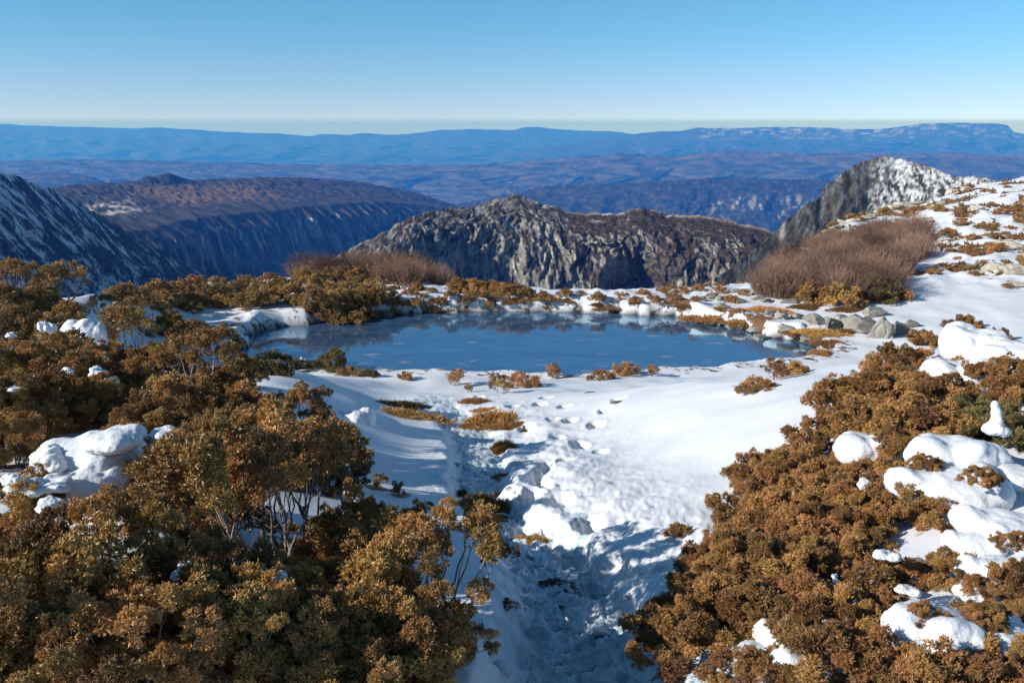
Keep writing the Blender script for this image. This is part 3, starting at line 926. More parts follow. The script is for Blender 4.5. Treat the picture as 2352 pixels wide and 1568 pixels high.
# air: fades the far ranges to blue
def build_haze():
    bm = bmesh.new()
    bmesh.ops.create_cube(bm, size=1.0)
    z0, z1 = -960.0, 14.0
    bmesh.ops.scale(bm, vec=(46000, 29000, z1 - z0), verts=bm.verts)
    bmesh.ops.translate(bm, vec=(0, 11000, (z0 + z1) / 2), verts=bm.verts)
    me = bpy.data.meshes.new('haze'); bm.to_mesh(me); bm.free()
    m = bpy.data.materials.new('clear_blue_air'); m.use_nodes = True
    t = m.node_tree; t.nodes.clear()
    o = t.nodes.new('ShaderNodeOutputMaterial'); v = t.nodes.new('ShaderNodeVolumePrincipled')
    v.inputs['Color'].default_value = HAZE_COL
    v.inputs['Density'].default_value = HAZE_DENS
    v.inputs['Absorption Color'].default_value = (1, 1, 1, 1)     # scatters only, blue most
    v.inputs['Anisotropy'].default_value = 0.0
    t.links.new(v.outputs[0], o.inputs['Volume'])
    ob = link('haze', me, m)
    ob['kind'] = 'stuff'


HAZE_COL = (0.04, 0.245, 1.0, 1)
HAZE_DENS = 1.1e-4
build_tarn()
build_haze()
# ------------------------------------------------------------------ placing things on the ground
def hit(X, Y, lift=0.0, ymax=70.0):
    """where the view line through a photo point meets the ground (raised by lift)"""
    tx, tz = ray(X, Y)
    s = np.geomspace(0.9, ymax, 420)
    g = ground(tx * s, s, False) + lift
    b = np.nonzero(tz * s < g)[0]
    if len(b) == 0:
        i = int(np.argmin(tz * s - g)); return float(tx * s[i]), float(s[i])
    i = max(b[0], 1)
    f0 = tz * s[i - 1] - g[i - 1]; f1 = tz * s[i] - g[i]
    q = s[i - 1] + (s[i] - s[i - 1]) * (f0 / (f0 - f1 + 1e-12))
    return float(tx * q), float(q)


def gz(x, y):
    return float(ground(np.array([x]), np.array([y]))[0])


# ------------------------------------------------------------------ shrubs
def unit(v):
    return v / (np.linalg.norm(v, axis=-1, keepdims=True) + 1e-9)


def tufts(P, A, Ln, k, rng, spread, wid, cols, droop=0.0):
    """k little pointed shoots at each point, fanned about its axis -> verts, tris, colours"""
    n = len(P)
    P = np.repeat(P, k, 0); A = np.repeat(A, k, 0); Ln = np.repeat(Ln, k); C = np.repeat(cols, k, 0)
    m = n * k
    D = unit(A + spread * rng.normal(size=(m, 3)) * 0.6 + np.array([0, 0, -droop]))
    Ln = Ln * rng.uniform(0.7, 1.25, m)
    B = P + A * (rng.uniform(0, 0.45, m) * Ln)[:, None]
    R = unit(np.cross(D, rng.normal(size=(m, 3)))); Q = np.cross(D, R)
    w = (Ln * wid)[:, None]
    V = np.stack([B + w * R, B + w * (-0.5 * R + 0.866 * Q), B + w * (-0.5 * R - 0.866 * Q), B + D * Ln[:, None]], 1)
    i = np.arange(m)[:, None] * 4
    T = np.concatenate([i + np.array([0, 1, 3]), i + np.array([1, 2, 3]), i + np.array([2, 0, 3])], 0)
    c = C * rng.uniform(0.75, 1.2, (m, 1))
    CC = np.repeat(c[:, None, :], 4, 1)
    CC[:, 3] *= 1.25
    return V.reshape(-1, 3), T, np.clip(CC.reshape(-1, 3), 0, 1)


def tube(pts, r0, r1, sides=5):
    pts = np.asarray(pts, float); n = len(pts)
    t = unit(np.gradient(pts, axis=0))
    up = np.array([0.3, 0.9, 0.2]); a = unit(np.cross(t, up)); b = np.cross(t, a)
    r = np.linspace(r0, r1, n)[:, None, None]
    th = np.linspace(0, 2 * np.pi, sides, endpoint=False)
    V = pts[:, None, :] + r * (np.cos(th)[None, :, None] * a[:, None, :] + np.sin(th)[None, :, None] * b[:, None, :])
    i = np.arange(n * sides).reshape(n, sides)
    q = np.stack([i[:-1], np.roll(i[:-1], -1, 1), np.roll(i[1:], -1, 1), i[1:]], -1).reshape(-1, 4)
    return V.reshape(-1, 3), q


def join(parts):
    V = []; Fs = []; o = 0
    for v, f in parts:
        V.append(v); Fs.append(f + o); o += len(v)
    return np.concatenate(V), np.concatenate(Fs)


def curve_pts(a, b, bow, n, rng):
    t = np.linspace(0, 1, n)[:, None]
    p = a + (b - a) * t
    return p + np.sin(t * np.pi) * bow + 0.03 * np.linalg.norm(b - a) * rng.normal(size=(n, 3)) * np.sin(t * np.pi)


BR = np.array([0.58, 0.300, 0.092]); OL = np.array([0.225, 0.150, 0.047]); GR = np.array([0.10, 0.105, 0.034]); RU = np.array([0.40, 0.180, 0.064])


def pad_mesh(seed, r, n, k, tl, wid, palette, weights, upright, droop, spread=0.9, lobes=14, flat=0.8):
    """one dense lobed pad of fine shoots"""
    rng = np.random.default_rng(seed)
    an = rng.uniform(0.7, 1.25, 3) * np.array([1, 1, flat])
    lc = unit(rng.normal(size=(lobes, 3)) + np.array([0, 0, 0.45])) * r * rng.uniform(0.25, 1.12, (lobes, 1)) * an
    lr = r * rng.uniform(0.17, 0.40, lobes)
    j = rng.choice(lobes, n, p=lr ** 2 / (lr ** 2).sum())
    u = unit(rng.normal(size=(n, 3)) + 0.6 * unit(lc[j]) + np.array([0, 0, 0.25]))
    P = lc[j] + u * (lr[j] * (0.66 + 0.40 * rng.random(n) + 0.65 * rng.random(n) * (rng.random(n) < 0.24)))[:, None]
    ax = unit(0.7 * u + 0.35 * unit(P) + np.array([0, 0, upright]) + 0.30 * rng.normal(size=(n, 3)))
    pal = np.array(palette)
    wl = rng.dirichlet(np.array(weights) * 0.8, lobes); wt = rng.dirichlet(np.array(weights), n)
    C = 0.5 * (wl[j] @ pal) + 0.5 * (wt @ pal)
    V, T, C = tufts(P, ax, tl * rng.uniform(.7, 1.3, n), k, rng, spread, wid, C, droop)
    # a few short twigs carry the shoots
    me = mesh_arrays('foliage', V, [T], False, {'Col': C})
    me.materials.append(M_FOL)
    return me


FINE = dict(n=820, k=5, tl=0.0180, wid=0.20)
PAD_UP = [pad_mesh(100 + i, 0.115, palette=[BR, OL, GR], weights=[2.6, 1.9, .4], upright=0.55, droop=0.0, **FINE) for i in range(5)]
PAD_FLAT = [pad_mesh(120 + i, 0.115, palette=[RU, BR * .9, OL * .8], weights=[2.6, 1.4, 1.6], upright=0.20, droop=0.2, flat=0.6, n=820, k=5, tl=0.0205, wid=0.17) for i in range(5)]
PAD_GREEN = [pad_mesh(140 + i, 0.110, palette=[GR * 1.2, OL, BR], weights=[3.0, 1.6, .4], upright=0.4, droop=0.0, n=620, k=5, tl=0.021, wid=0.19) for i in range(2)]
PAD_MID = [pad_mesh(160 + i, 0.125, palette=[BR * 0.9, OL, GR], weights=[2.4, 2.0, .6], upright=0.5, droop=0.0, n=230, k=4, tl=0.030, wid=0.24) for i in range(4)]
PAD_RUST = [pad_mesh(180 + i, 0.125, palette=[RU * 0.9, BR, OL], weights=[2.6, 1.8, 1.0], upright=0.4, droop=0.1, n=230, k=4, tl=0.030, wid=0.22, flat=0.7) for i in range(3)]


def shrub_layout(seed, R, H, npad, pr, nstem, stemr, bare, fill, reach=0.8, low=0.02):
    """stems of one shrub and where its pads sit -> [(stem mesh, [(pad centre, radius, inner)])]"""
    rng = np.random.default_rng(seed)
    g = (np.arange(npad) + 0.5) / npad
    el = np.arcsin(np.clip(low + (1 - low) * g, 0, 1)); az = np.arange(npad) * 2.39996 + rng.uniform(0, 6)
    lump = 1 + 0.20 * rng.normal(size=npad)
    c = np.stack([R * np.cos(el) * np.cos(az) * lump, R * np.cos(el) * np.sin(az) * lump, H * (bare * 0.4 + (1 - bare * 0.4) * np.sin(el)) * (0.78 + 0.22 * lump)], -1)
    c += rng.normal(size=c.shape) * 0.08 * R
    c[:, 2] = np.maximum(c[:, 2], pr * 0.55)
    ni = int(npad * fill)
    ci = c[rng.integers(0, npad, ni)] * rng.uniform(0.35, 0.75, (ni, 1)); ci[:, 2] = np.maximum(ci[:, 2], pr * 0.8)
    inner = np.concatenate([np.zeros(npad, bool), np.ones(ni, bool)])
    c = np.concatenate([c, ci]); n = len(c)
    prr = pr * rng.uniform(0.75, 1.3, n)
    st = ((np.arctan2(c[:, 1], c[:, 0]) + np.pi) / (2 * np.pi) * nstem).astype(int) % nstem
    out = []
    for s in range(nstem):
        idx = np.nonzero(st == s)[0]
        if len(idx) < 1: continue
        mid = c[idx].mean(0)
        a_ = (s + .5) / nstem * 6.283 - math.pi
        base = np.array([0.12 * R * math.cos(a_), 0.12 * R * math.sin(a_), -0.08])
        fork = base + (mid - base) * np.array([0.55, 0.55, 0.5]) + rng.normal(size=3) * 0.05 * R
        tubes = [tube(curve_pts(base, fork, np.array([0, 0, -0.05 * H]), 6, rng), stemr * rng.uniform(.8, 1.2), stemr * 0.7)]
        for j in idx:
            k0 = fork + (base - fork) * rng.uniform(0, 0.35)
            pts = curve_pts(k0, c[j] + unit(c[j]) * prr[j] * (reach - 0.8), np.array([rng.normal() * .03, rng.normal() * .03, -0.06 * H]), 6, rng)
            tubes.append(tube(pts, stemr * rng.uniform(.4, .65), stemr * 0.18, 4))
            for q in range(3):
                e = pts[rng.integers(1, 5)]
                d = unit(c[j] - e) + 0.5 * rng.normal(size=3)
                tubes.append(tube(curve_pts(e, e + d * prr[j] * rng.uniform(.6, 1.3), np.zeros(3), 4, rng), stemr * 0.26, stemr * 0.07, 3))
        sv, sf = join(tubes)
        sme = mesh_arrays('stem', sv, [sf], True); sme.materials.append(M_BARK)
        out.append((sme, [(c[j], prr[j] / pr, inner[j]) for j in idx]))
    return out


# ten layouts; every shrub picks one, then turns, scales and dresses it with its own pads
LAY = {
    'up': [shrub_layout(20 + i, 0.38, H, 32, 0.086, 5, 0.012, b, 0.3) for i, (H, b) in enumerate([(0.60, .3), (0.68, .55), (0.54, .2), (0.64, .4)])],
    'bare': [shrub_layout(30 + i, 0.42, 0.80, 17, 0.085, 7, 0.016, 1.3, 0.0, low=0.30) for i in range(3)],
    'flat': [shrub_layout(40 + i, 0.44, 0.31, 28, 0.084, 5, 0.010, 0.1, 0.12) for i in range(4)],
    'mid': [shrub_layout(60 + i, 0.42, 0.52, 13, 0.125, 4, 0.015, 0.8, 0.3) for i in range(4)],
    'low': [shrub_layout(70 + i, 0.46, 0.34, 12, 0.125, 3, 0.013, 0.3, 0.25) for i in range(3)],
    'sprig': [shrub_layout(90 + i, 0.14, 0.36, 5, 0.075, 2, 0.007, 0.8, 0.0) for i in range(4)],
}
TALL = {'up': 0.68, 'bare': 0.86, 'flat': 0.42, 'mid': 0.60, 'low': 0.42, 'sprig': 0.40}


def twiggy_meshes(seed, R, H, n, r):
    """bare reddish shrub: many thin upright twigs"""
    rng = np.random.default_rng(seed)
    parts = []
    for i in range(n):
        a = rng.uniform(0, 6.283); q = R * math.sqrt(rng.random())
        b = np.array([0.55 * q * math.cos(a), 0.55 * q * math.sin(a), -0.05])
        h = H * (1 - 0.55 * (q / R) ** 2) * rng.uniform(0.55, 1.05)
        e = np.array([q * math.cos(a) * 1.08, q * math.sin(a) * 1.08, h]) + rng.normal(size=3) * 0.05 * R
        pts = curve_pts(b, e, np.array([0, 0, 0.05]), 4, rng)
        parts.append(tube(pts, r, r * 0.35, 3))
        for s in range(4):
            p = pts[rng.integers(1, 4)] * 0.9 + pts[2] * 0.1
            d = unit(rng.normal(size=3) * 0.8 + np.array([0, 0, 0.8]) + 0.4 * np.array([math.cos(a), math.sin(a), 0]))
            parts.append(tube([p, p + d * H * 0.13, p + d * H * 0.26 + np.array([0, 0, 0.03 * H])], r * 0.6, r * 0.25, 3))
    v, f = join(parts)
    me = mesh_arrays('twigs', v, [f], False); me.materials.append(M_RED)
    return me


def root(name, x, y, rz, sc, label, cat, group, sink=0.04, tilt=0.0, squash=1.0, lift=0.0):
    o = bpy.data.objects.new(name, None); COL.objects.link(o)
    o.empty_display_size = 0.1
    o.location = (x, y, gz(x, y) - sink * sc + lift)
    o.rotation_euler = (tilt * math.cos(rz * 3), tilt * math.sin(rz * 3), rz)
    o.scale = (sc, sc, sc * squash)
    return tag(o, label, cat, group)


_pr = random.Random(11)


def plant(lay, pads, x, y, size, label, cat, group, name='conifer_shrub', squash=1.0, rz=None, tilt=0.10, lift=0.0):
    """a shrub: Empty at its foot > stems > foliage pads"""
    rz = _pr.uniform(0, 6.28) if rz is None else rz
    o = root(name, x, y, rz, size, label, cat, group, squash=squash, tilt=tilt, lift=lift)
    for sme, pp in LAY[lay][_pr.randrange(len(LAY[lay]))]:
        st = link('stem', sme, None, o)
        for c, r, inner in pp:
            f = link('foliage', pads[_pr.randrange(len(pads))], None, st)
            f.location = c
            f.rotation_euler = (_pr.uniform(-.6, .6), _pr.uniform(-.6, .6), _pr.uniform(0, 6.28))
            s = r * _pr.uniform(.85, 1.2) * {'sprig': .65, 'up': .84, 'bare': .80, 'flat': .84}.get(lay, 1.0)
            f.scale = (s, s, s * _pr.uniform(.8, 1.1))
            f['kind'] = 'stuff'
    return o


def put(lay, pads, X, Y, size, label, group, name='conifer_shrub', cat='shrub', hf=0.5, squash=1.0, bare_ground=0.0, rz=None, tilt=0.10, lift=0.0):
    """stand a shrub so that its middle shows at photo point X, Y"""
    x, y = hit(X, Y, TALL[lay] * size * squash * hf + lift)
    if bare_ground: _blob.append((x, y, 0.55 * size, bare_ground))
    return plant(lay, pads, x, y, size, label, cat, group, name, squash, rz, tilt, lift)


TWIG = [twiggy_meshes(80 + i, 0.9, 1.1, 190, 0.010) for i in range(4)]


def thicket(x, y, size, label, group, squash=1.0):
    o = root('bare_shrub', x, y, _pr.uniform(0, 6.28), size, label, 'shrub', group, squash=squash, tilt=0.1)
    c = link('twigs', TWIG[_pr.randrange(4)], None, o); c['kind'] = 'stuff'
    return o
# ------------------------------------------------------------------ foreground shrubs, left bank
GL = 'bronze conifer shrubs on the left bank'
LEFT = [
    # X, Y, size, layout, pads, label
    (70, 1450, .80, 'up', PAD_UP, 'bronze shrub in the bottom left corner of the left bank'),
    (250, 1330, .72, 'bare', PAD_UP, 'tall open shrub with orange crown and pale forked stems, near the bottom left corner'),
    (120, 1560, .62, 'up', PAD_UP, 'pale-stemmed shrub cut by the bottom edge, left of the lower left corner clump'),
    (330, 1530, .60, 'bare', PAD_UP, 'sunlit twiggy shrub with whitish stems standing at the bottom edge'),
    (430, 1400, .66, 'up', PAD_UP, 'shrub with glassy snow scraps caught above it, low on the left bank'),
    (540, 1500, .66, 'up', PAD_UP, 'shaded shrub at the bottom edge beside the whitish-stemmed one'),
    (640, 1400, .58, 'up', PAD_UP, 'shrub holding one thin bluish snow scrap, in the lower left thicket'),
    (760, 1440, .68, 'up', PAD_UP, 'dark green-brown shrub low in the thicket, its base in bluish snow'),
    (840, 1350, .62, 'up', PAD_UP, 'orange-topped rounded shrub overhanging the shaded lower thicket'),
    (985, 1320, .66, 'bare', PAD_UP, 'dark shrub with a long leaning trunk, nearest the icy path'),
    (920, 1475, .52, 'up', PAD_UP, 'shaded shrub sprawling at the bottom beside the icy path'),
    (1010, 1460, .36, 'up', PAD_UP, 'small dark shrub hanging over the left edge of the icy path'),
    (1150, 1535, .34, 'sprig', PAD_UP, 'little dark sprig standing alone in blue shaded snow beside the icy path'),
    (690, 1530, .58, 'up', PAD_UP, 'shaded shrub at the bottom edge below the dark green-brown one'),
    (850, 1540, .50, 'up', PAD_UP, 'low dark shrub on the bottom edge left of the icy path'),
    (575, 1170, 1.02, 'bare', PAD_UP, 'big shrub with a fan of bare grey stems in the middle of the left thicket'),
    (690, 1130, .82, 'bare', PAD_UP, 'open shrub whose pale trunks show snow behind them, beside the fan of grey stems'),
    (420, 1130, .74, 'up', PAD_UP, 'dense golden shrub left of the fan of bare grey stems'),
    (385, 1130, .50, 'up', PAD_UP, 'golden shrub just right of the largest snow patch on the left'),
    (410, 1250, .52, 'up', PAD_UP, 'rounded golden shrub in front of the fan of bare grey stems'),
    (790, 1235, .60, 'up', PAD_UP, 'brown shrub in front of the dark upright one on the thicket edge'),
    (40, 1190, .62, 'up', PAD_UP, 'dark shrub with a pale forked trunk at the left edge'),
    (20, 1310, .66, 'up', PAD_UP, 'shadowed shrub at the left edge below the forked trunk'),
    (215, 1250, .30, 'up', PAD_UP, 'small orange shrub poking through the pile of snow lumps'),
    (690, 955, .62, 'bare', PAD_UP, 'round-headed shrub standing clear against the snow at the right end of the thicket'),
    (760, 1020, .50, 'up', PAD_UP, 'dark upright shrub at the edge of the open snow'),
    (790, 1090, .40, 'up', PAD_GREEN, 'dark green shrub spreading low onto the open snow'),
    (870, 1100, .34, 'sprig', PAD_UP, 'slender orange shrub with a pale stem on the snow beside the path'),
    (915, 1120, .30, 'sprig', PAD_UP, 'thin dark sprig just right of the slender orange shrub'),
    (850, 1190, .34, 'up', PAD_UP, 'orange and dark shrub below the slender one, beside a blue snow block'),
    (940, 1195, .22, 'low', PAD_UP, 'low orange shrub on the snow slope above the path'),
    (500, 900, .74, 'up', PAD_UP, 'dense dark-sided shrub in front of the left end of the tarn'),
    (410, 940, .66, 'up', PAD_UP, 'golden shrub left of the one hiding the left end of the tarn'),
    (330, 990, .66, 'up', PAD_UP, 'golden shrub in the middle row of the left thicket'),
    (570, 960, .66, 'up', PAD_UP, 'golden-brown shrub below the dense dark-sided one'),
    (630, 1030, .62, 'up', PAD_UP, 'rounded shrub just left of the round-headed one'),
    (500, 1010, .66, 'up', PAD_UP, 'bright golden shrub behind the fan of bare grey stems'),
    (220, 915, .60, 'up', PAD_UP, 'golden shrub above the wide smooth snow patch'),
    (100, 920, .62, 'up', PAD_UP, 'dark-hearted shrub near the left edge above the snow lumps'),
    (20, 940, .66, 'up', PAD_UP, 'olive shrub at the left edge, halfway up'),
    (20, 1010, .50, 'up', PAD_UP, 'low brown shrub at the left edge just above the snow lumps'),
    (300, 880, .60, 'up', PAD_UP, 'thin-stemmed small shrub right of the round snow ball'),
]
for X, Y, sz, lay, pads, lab in LEFT:
    put(lay, pads, X, Y, sz * 0.88, lab, GL, bare_ground=0.45)
GL2 = 'bronze shrubs along the top of the left bank'
LEFT2 = [
    (30, 640, .95, 'bare', 'twiggy shrub on the skyline at the left edge of the photo'),
    (140, 650, .95, 'bare', 'dark mushroom-headed shrub standing up against the blue valley'),
    (90, 690, .85, 'up', 'bushy shrub just below the mushroom-headed one'),
    (30, 740, .85, 'up', 'shrub at the left edge beside a small snow ball'),
    (160, 730, .75, 'up', 'shrub above the white snow figure on the left bank'),
    (60, 830, .85, 'up', 'broad shrub at the left edge below the small snow ball'),
    (150, 800, .75, 'up', 'shrub behind the folded snow drape on the left bank'),
    (240, 700, .55, 'bare', 'small dark shrub beside the snow gap on the left bank'),
    (330, 720, .90, 'bare', 'tall pale-stemmed shrub right of the snow gap'),
    (300, 770, .80, 'bare', 'leaning shrub with several pale trunks right of the snow gap'),
    (390, 740, .85, 'up', 'thick brown shrub beside the tall pale-stemmed one'),
    (440, 770, .85, 'bare', 'sparse pale shrub at the edge of the snowy shore'),
    (370, 830, .80, 'up', 'shrub low in front of the leaning pale trunks'),
    (460, 830, .70, 'bare', 'shrub with an upright pale trunk beside the snowy point of the shore'),
    (250, 830, .60, 'up', 'shrub behind the round snow ball'),
    (560, 850, .45, 'up', 'small dark shrub overlapping the left end of the tarn'),
    (190, 870, .65, 'up', 'shrub between the snow drape and the golden middle row'),
    (10, 690, .80, 'up', 'shrub filling the left edge under the skyline'),
    (100, 760, .75, 'up', 'shrub left of the white snow figure'),
]
for X, Y, sz, lay, lab in LEFT2:
    put(lay, PAD_UP if Y > 800 else PAD_MID, X, Y, sz, lab, GL2, bare_ground=0.5)

# ------------------------------------------------------------------ foreground shrubs, right bank
GR_ = 'rusty spreading conifer shrubs on the right bank'
RIGHT = [
    (2215, 735, 0.91, 'flat', PAD_FLAT, 'rusty shrub forming the peak of the right thicket'),
    (2130, 770, 0.86, 'flat', PAD_FLAT, 'rusty shrub left of the peak of the right thicket'),
    (2290, 765, 0.83, 'flat', PAD_FLAT, 'rusty shrub right of the peak, behind the upper snow pillow'),
    (2085, 820, 0.86, 'flat', PAD_FLAT, 'shrub on the upper left outline of the right thicket'),
    (2030, 880, 0.86, 'flat', PAD_FLAT, 'dense shrub bulging over the open snow, high on the right thicket outline'),
    (1975, 910, 0.72, 'flat', PAD_FLAT, 'shrub at the left shoulder of the right thicket'),
    (2110, 890, 0.83, 'flat', PAD_FLAT, 'rusty shrub left of the big square snow pillow'),
    (2330, 860, 0.77, 'flat', PAD_FLAT, 'shrub at the right edge beside the big square snow pillow'),
    (2060, 945, 0.80, 'flat', PAD_FLAT, 'shrub below the dense bulging one on the right bank'),
    (2150, 955, 0.77, 'flat', PAD_FLAT, 'shrub under the big square snow pillow'),
    (2250, 945, 0.63, 'flat', PAD_GREEN, 'green shrub beside the upright finger of snow'),
    (2345, 960, 0.66, 'flat', PAD_GREEN, 'dark green shrub at the right edge behind the finger of snow'),
    (1900, 1000, 0.60, 'flat', PAD_FLAT, 'shrub left of the rounded snow cap on the right bank'),
    (1840, 1060, 0.58, 'flat', PAD_FLAT, 'shrub on the left outline below the shoulder of the right thicket'),
    (1770, 1060, 0.52, 'flat', PAD_FLAT, 'spiky shrub on the left outline of the right thicket, against bare snow'),
    (2080, 1010, 0.56, 'flat', PAD_FLAT, 'shrub behind the rounded snow cap'),
    (1900, 1110, 0.65, 'flat', PAD_FLAT, 'rusty shrub in front of the rounded snow cap'),
    (1990, 1090, 0.56, 'flat', PAD_FLAT, 'shrub between the rounded snow cap and the small ice scrap'),
    (1740, 1150, 0.56, 'flat', PAD_FLAT, 'shrub bulging left over the smooth snow, halfway down the right thicket'),
    (1820, 1180, 0.60, 'flat', PAD_FLAT, 'dense rusty shrub in the middle of the right thicket'),
    (1690, 1240, 0.54, 'flat', PAD_FLAT, 'shrub on the left outline of the right thicket, above the trailing branch'),
    (1940, 1190, 0.58, 'flat', PAD_FLAT, 'rusty shrub below the small ice scrap'),
    (2050, 1140, 0.54, 'flat', PAD_FLAT, 'shrub left of the large domed snow pillow'),
    (2130, 1110, 0.56, 'flat', PAD_FLAT, 'upright rusty shrub overlapping the large domed snow pillow'),
    (2160, 1150, 0.44, 'flat', PAD_FLAT, 'drooping rusty shrub in front of the large domed snow pillow'),
    (1650, 1290, 0.50, 'flat', PAD_FLAT, 'shrub with a branch trailing left onto the snow'),
    (1780, 1280, 0.60, 'flat', PAD_FLAT, 'broad rusty shrub low in the right thicket'),
    (1900, 1280, 0.56, 'flat', PAD_FLAT, 'shrub with a bare brown branch showing, low in the right thicket'),
    (1620, 1370, 0.48, 'flat', PAD_FLAT, 'shrub at the lower left corner of the right thicket'),
    (1570, 1420, 0.46, 'flat', PAD_FLAT, 'lowest shrub of the right thicket, overhanging the icy path'),
    (1710, 1345, 0.46, 'flat', PAD_FLAT, 'greenish-brown shrub low on the right bank above the melting snow'),
    (1840, 1370, 0.54, 'flat', PAD_FLAT, 'shrub above the bare reddish twigs of the right bank'),
    (2000, 1280, 0.48, 'flat', PAD_FLAT, 'bright orange shrub beside the small round snow ball'),
    (2190, 1295, 0.34, 'flat', PAD_FLAT, 'small orange shrub framed by snow pillows on the right'),
    (2335, 1330, 0.42, 'flat', PAD_FLAT, 'orange shrub at the right edge between snow pillows'),
    (2000, 1400, 0.50, 'flat', PAD_FLAT, 'shrub leaning left beside the low broad snow pillow'),
    (1960, 1490, 0.52, 'flat', PAD_FLAT, 'big orange shrub near the bottom edge, right of the melting snow'),
    (2060, 1510, 0.52, 'flat', PAD_FLAT, 'rusty shrub on the bottom edge in front of the broad snow pillow'),
    (2170, 1490, 0.46, 'flat', PAD_FLAT, 'shrub with dark hooked twigs below the broad snow pillow'),
    (2200, 1560, 0.46, 'flat', PAD_FLAT, 'greenish shrub cut by the bottom edge at right'),
    (2290, 1520, 0.46, 'flat', PAD_FLAT, 'rusty shrub in the lower right, beside the dripping snow scrap'),
    (2350, 1470, 0.42, 'flat', PAD_FLAT, 'rusty shrub at the right edge near the bottom'),
    (1715, 1525, 0.30, 'flat', PAD_FLAT, 'small isolated orange shrub in the snow at the bottom edge'),
    (1560, 1203, 0.16, 'flat', PAD_FLAT, 'tiny dark twig lying on smooth snow left of the right thicket'),
]
for X, Y, sz, lay, pads, lab in RIGHT:
    put(lay, pads, X, Y, sz * 0.84, lab, GR_, hf=0.55, bare_ground=0.20)

# ------------------------------------------------------------------ little shrubs along the near shore
for X, Y, sz, lf, lab in [
    (2255, 1085, .17, .20, 'tiny brown twig poking out of the large domed snow pillow'),
    (2120, 1395, .15, .14, 'tiny twig poking through the low broad snow pillow'),
    (2265, 840, .16, .20, 'tiny twig at the right corner of the big square snow pillow'),
    (2335, 1235, .14, .14, 'tiny twig poking through the smooth snow slope at the right edge'),
    (2045, 1000, .15, .14, 'tiny twig on the right edge of the rounded snow cap'),
    (2130, 1055, .16, .18, 'tiny twig between the two lobes of the domed snow pillow'),
    (2270, 1405, .15, .12, 'tiny twig on the flat snow sheet near the bottom right'),
]:
    put('flat', PAD_FLAT, X, Y, sz, lab, GR_, hf=0.5, lift=lf)

GN = 'small shrubs along the near shore of the tarn'
NEAR = [
    (760, 825, .75, 'mid', PAD_GREEN, 'upright greenish shrub on the near shore, tallest at the left end'),
    (630, 832, .60, 'low', PAD_GREEN, 'yellow-green shrub at the left end of the near shore'),
    (690, 832, .55, 'low', PAD_GREEN, 'low green shrub sharing snow with the upright greenish one'),
    (800, 850, .45, 'low', PAD_RUST, 'low rusty shrub right of the upright greenish one'),
    (850, 855, .35, 'low', PAD_GREEN, 'last little green shrub before the bare stretch of shore'),
    (930, 862, .28, 'low', PAD_RUST, 'tiny rusty shrub on the bare stretch of near shore'),
    (1042, 865, .75, 'sprig', PAD_RUST, 'thin two-branched shrub in the notch of the near shore'),
    (1075, 888, .40, 'sprig', PAD_RUST, 'short sparse twig below the thin two-branched shrub'),
    (1150, 878, .85, 'sprig', PAD_MID, 'narrow pointed shrub on the near shore'),
    (1205, 872, .55, 'low', PAD_RUST, 'low spreading shrub between the narrow pointed one and the cone-shaped one'),
    (1275, 848, .85, 'sprig', PAD_RUST, 'cone-shaped rusty shrub standing against the blue water'),
    (1385, 858, .50, 'low', PAD_RUST, 'spreading rusty shrub on the shore right of the cone-shaped one'),
    (1435, 846, .55, 'low', PAD_RUST, 'bushy rusty shrub leaning over the water, middle of the near shore'),
    (1500, 848, .65, 'sprig', PAD_RUST, 'bare slanting twig with a leafy tip on the near shore'),
    (1785, 842, .62, 'sprig', PAD_RUST, 'upright rusty sprig on the snow swell by the right end of the water'),
    (1745, 878, .28, 'low', PAD_RUST, 'rusty tuft of shrub in the side of the snow swell'),
    (1715, 888, .24, 'low', PAD_MID, 'darker tuft at the left foot of the snow swell'),
    (1830, 845, .30, 'low', PAD_RUST, 'low tuft trailing right from the upright rusty sprig'),
]
for X, Y, sz, lay, pads, lab in NEAR:
    put(lay, pads, X, Y, sz, lab, GN)

# ------------------------------------------------------------------ shrubs behind the tarn
rnd = random.Random(5)


def in_poly(x, y, P):
    c = False
    for i in range(len(P)):
        (x1, y1), (x2, y2) = P[i], P[i - 1]
        if (y1 > y) != (y2 > y) and x < x1 + (y - y1) / (y2 - y1) * (x2 - x1): c = not c
    return c


def scatter(P, n, dmin):
    out = []; xs = [p[0] for p in P]; ys = [p[1] for p in P]
    for _ in range(n * 60):
        x, y = rnd.uniform(min(xs), max(xs)), rnd.uniform(min(ys), max(ys))
        if in_poly(x, y, P) and all(math.hypot(x - a, (y - b) * 2.0) > dmin for a, b in out): out.append((x, y))
        if len(out) >= n: break
    return out


for X, Y in scatter([(690, 628), (780, 618), (880, 608), (900, 640), (850, 700), (840, 728), (780, 738), (740, 726), (690, 690), (640, 680), (560, 690), (600, 650)], 34, 28):
    put('mid', PAD_MID, X, Y, rnd.uniform(.50, .95), ('bronze shrub low on the mound by the water' if Y > 690 else 'bronze shrub on the left half of the mound behind the tarn' if X < 740 else 'dark shrub crowning the mound behind the tarn' if Y < 640 else 'bronze shrub in the middle of the mound behind the tarn'), 'shrubs on the mound behind the tarn', bare_ground=0.35 if Y < 700 else 0)
for X, Y in scatter([(250, 662), (440, 640), (620, 640), (640, 690), (560, 690), (460, 705), (300, 690)], 26, 30):
    put('mid' if rnd.random() < .6 else 'low', PAD_MID, X, Y, rnd.uniform(.55, .95), ('brown shrub half buried in snow left of the mound, on the skyline' if Y < 662 else 'brown shrub half buried in snow left of the mound, nearer the shore'), 'shrubs in the snow beyond the left bank')
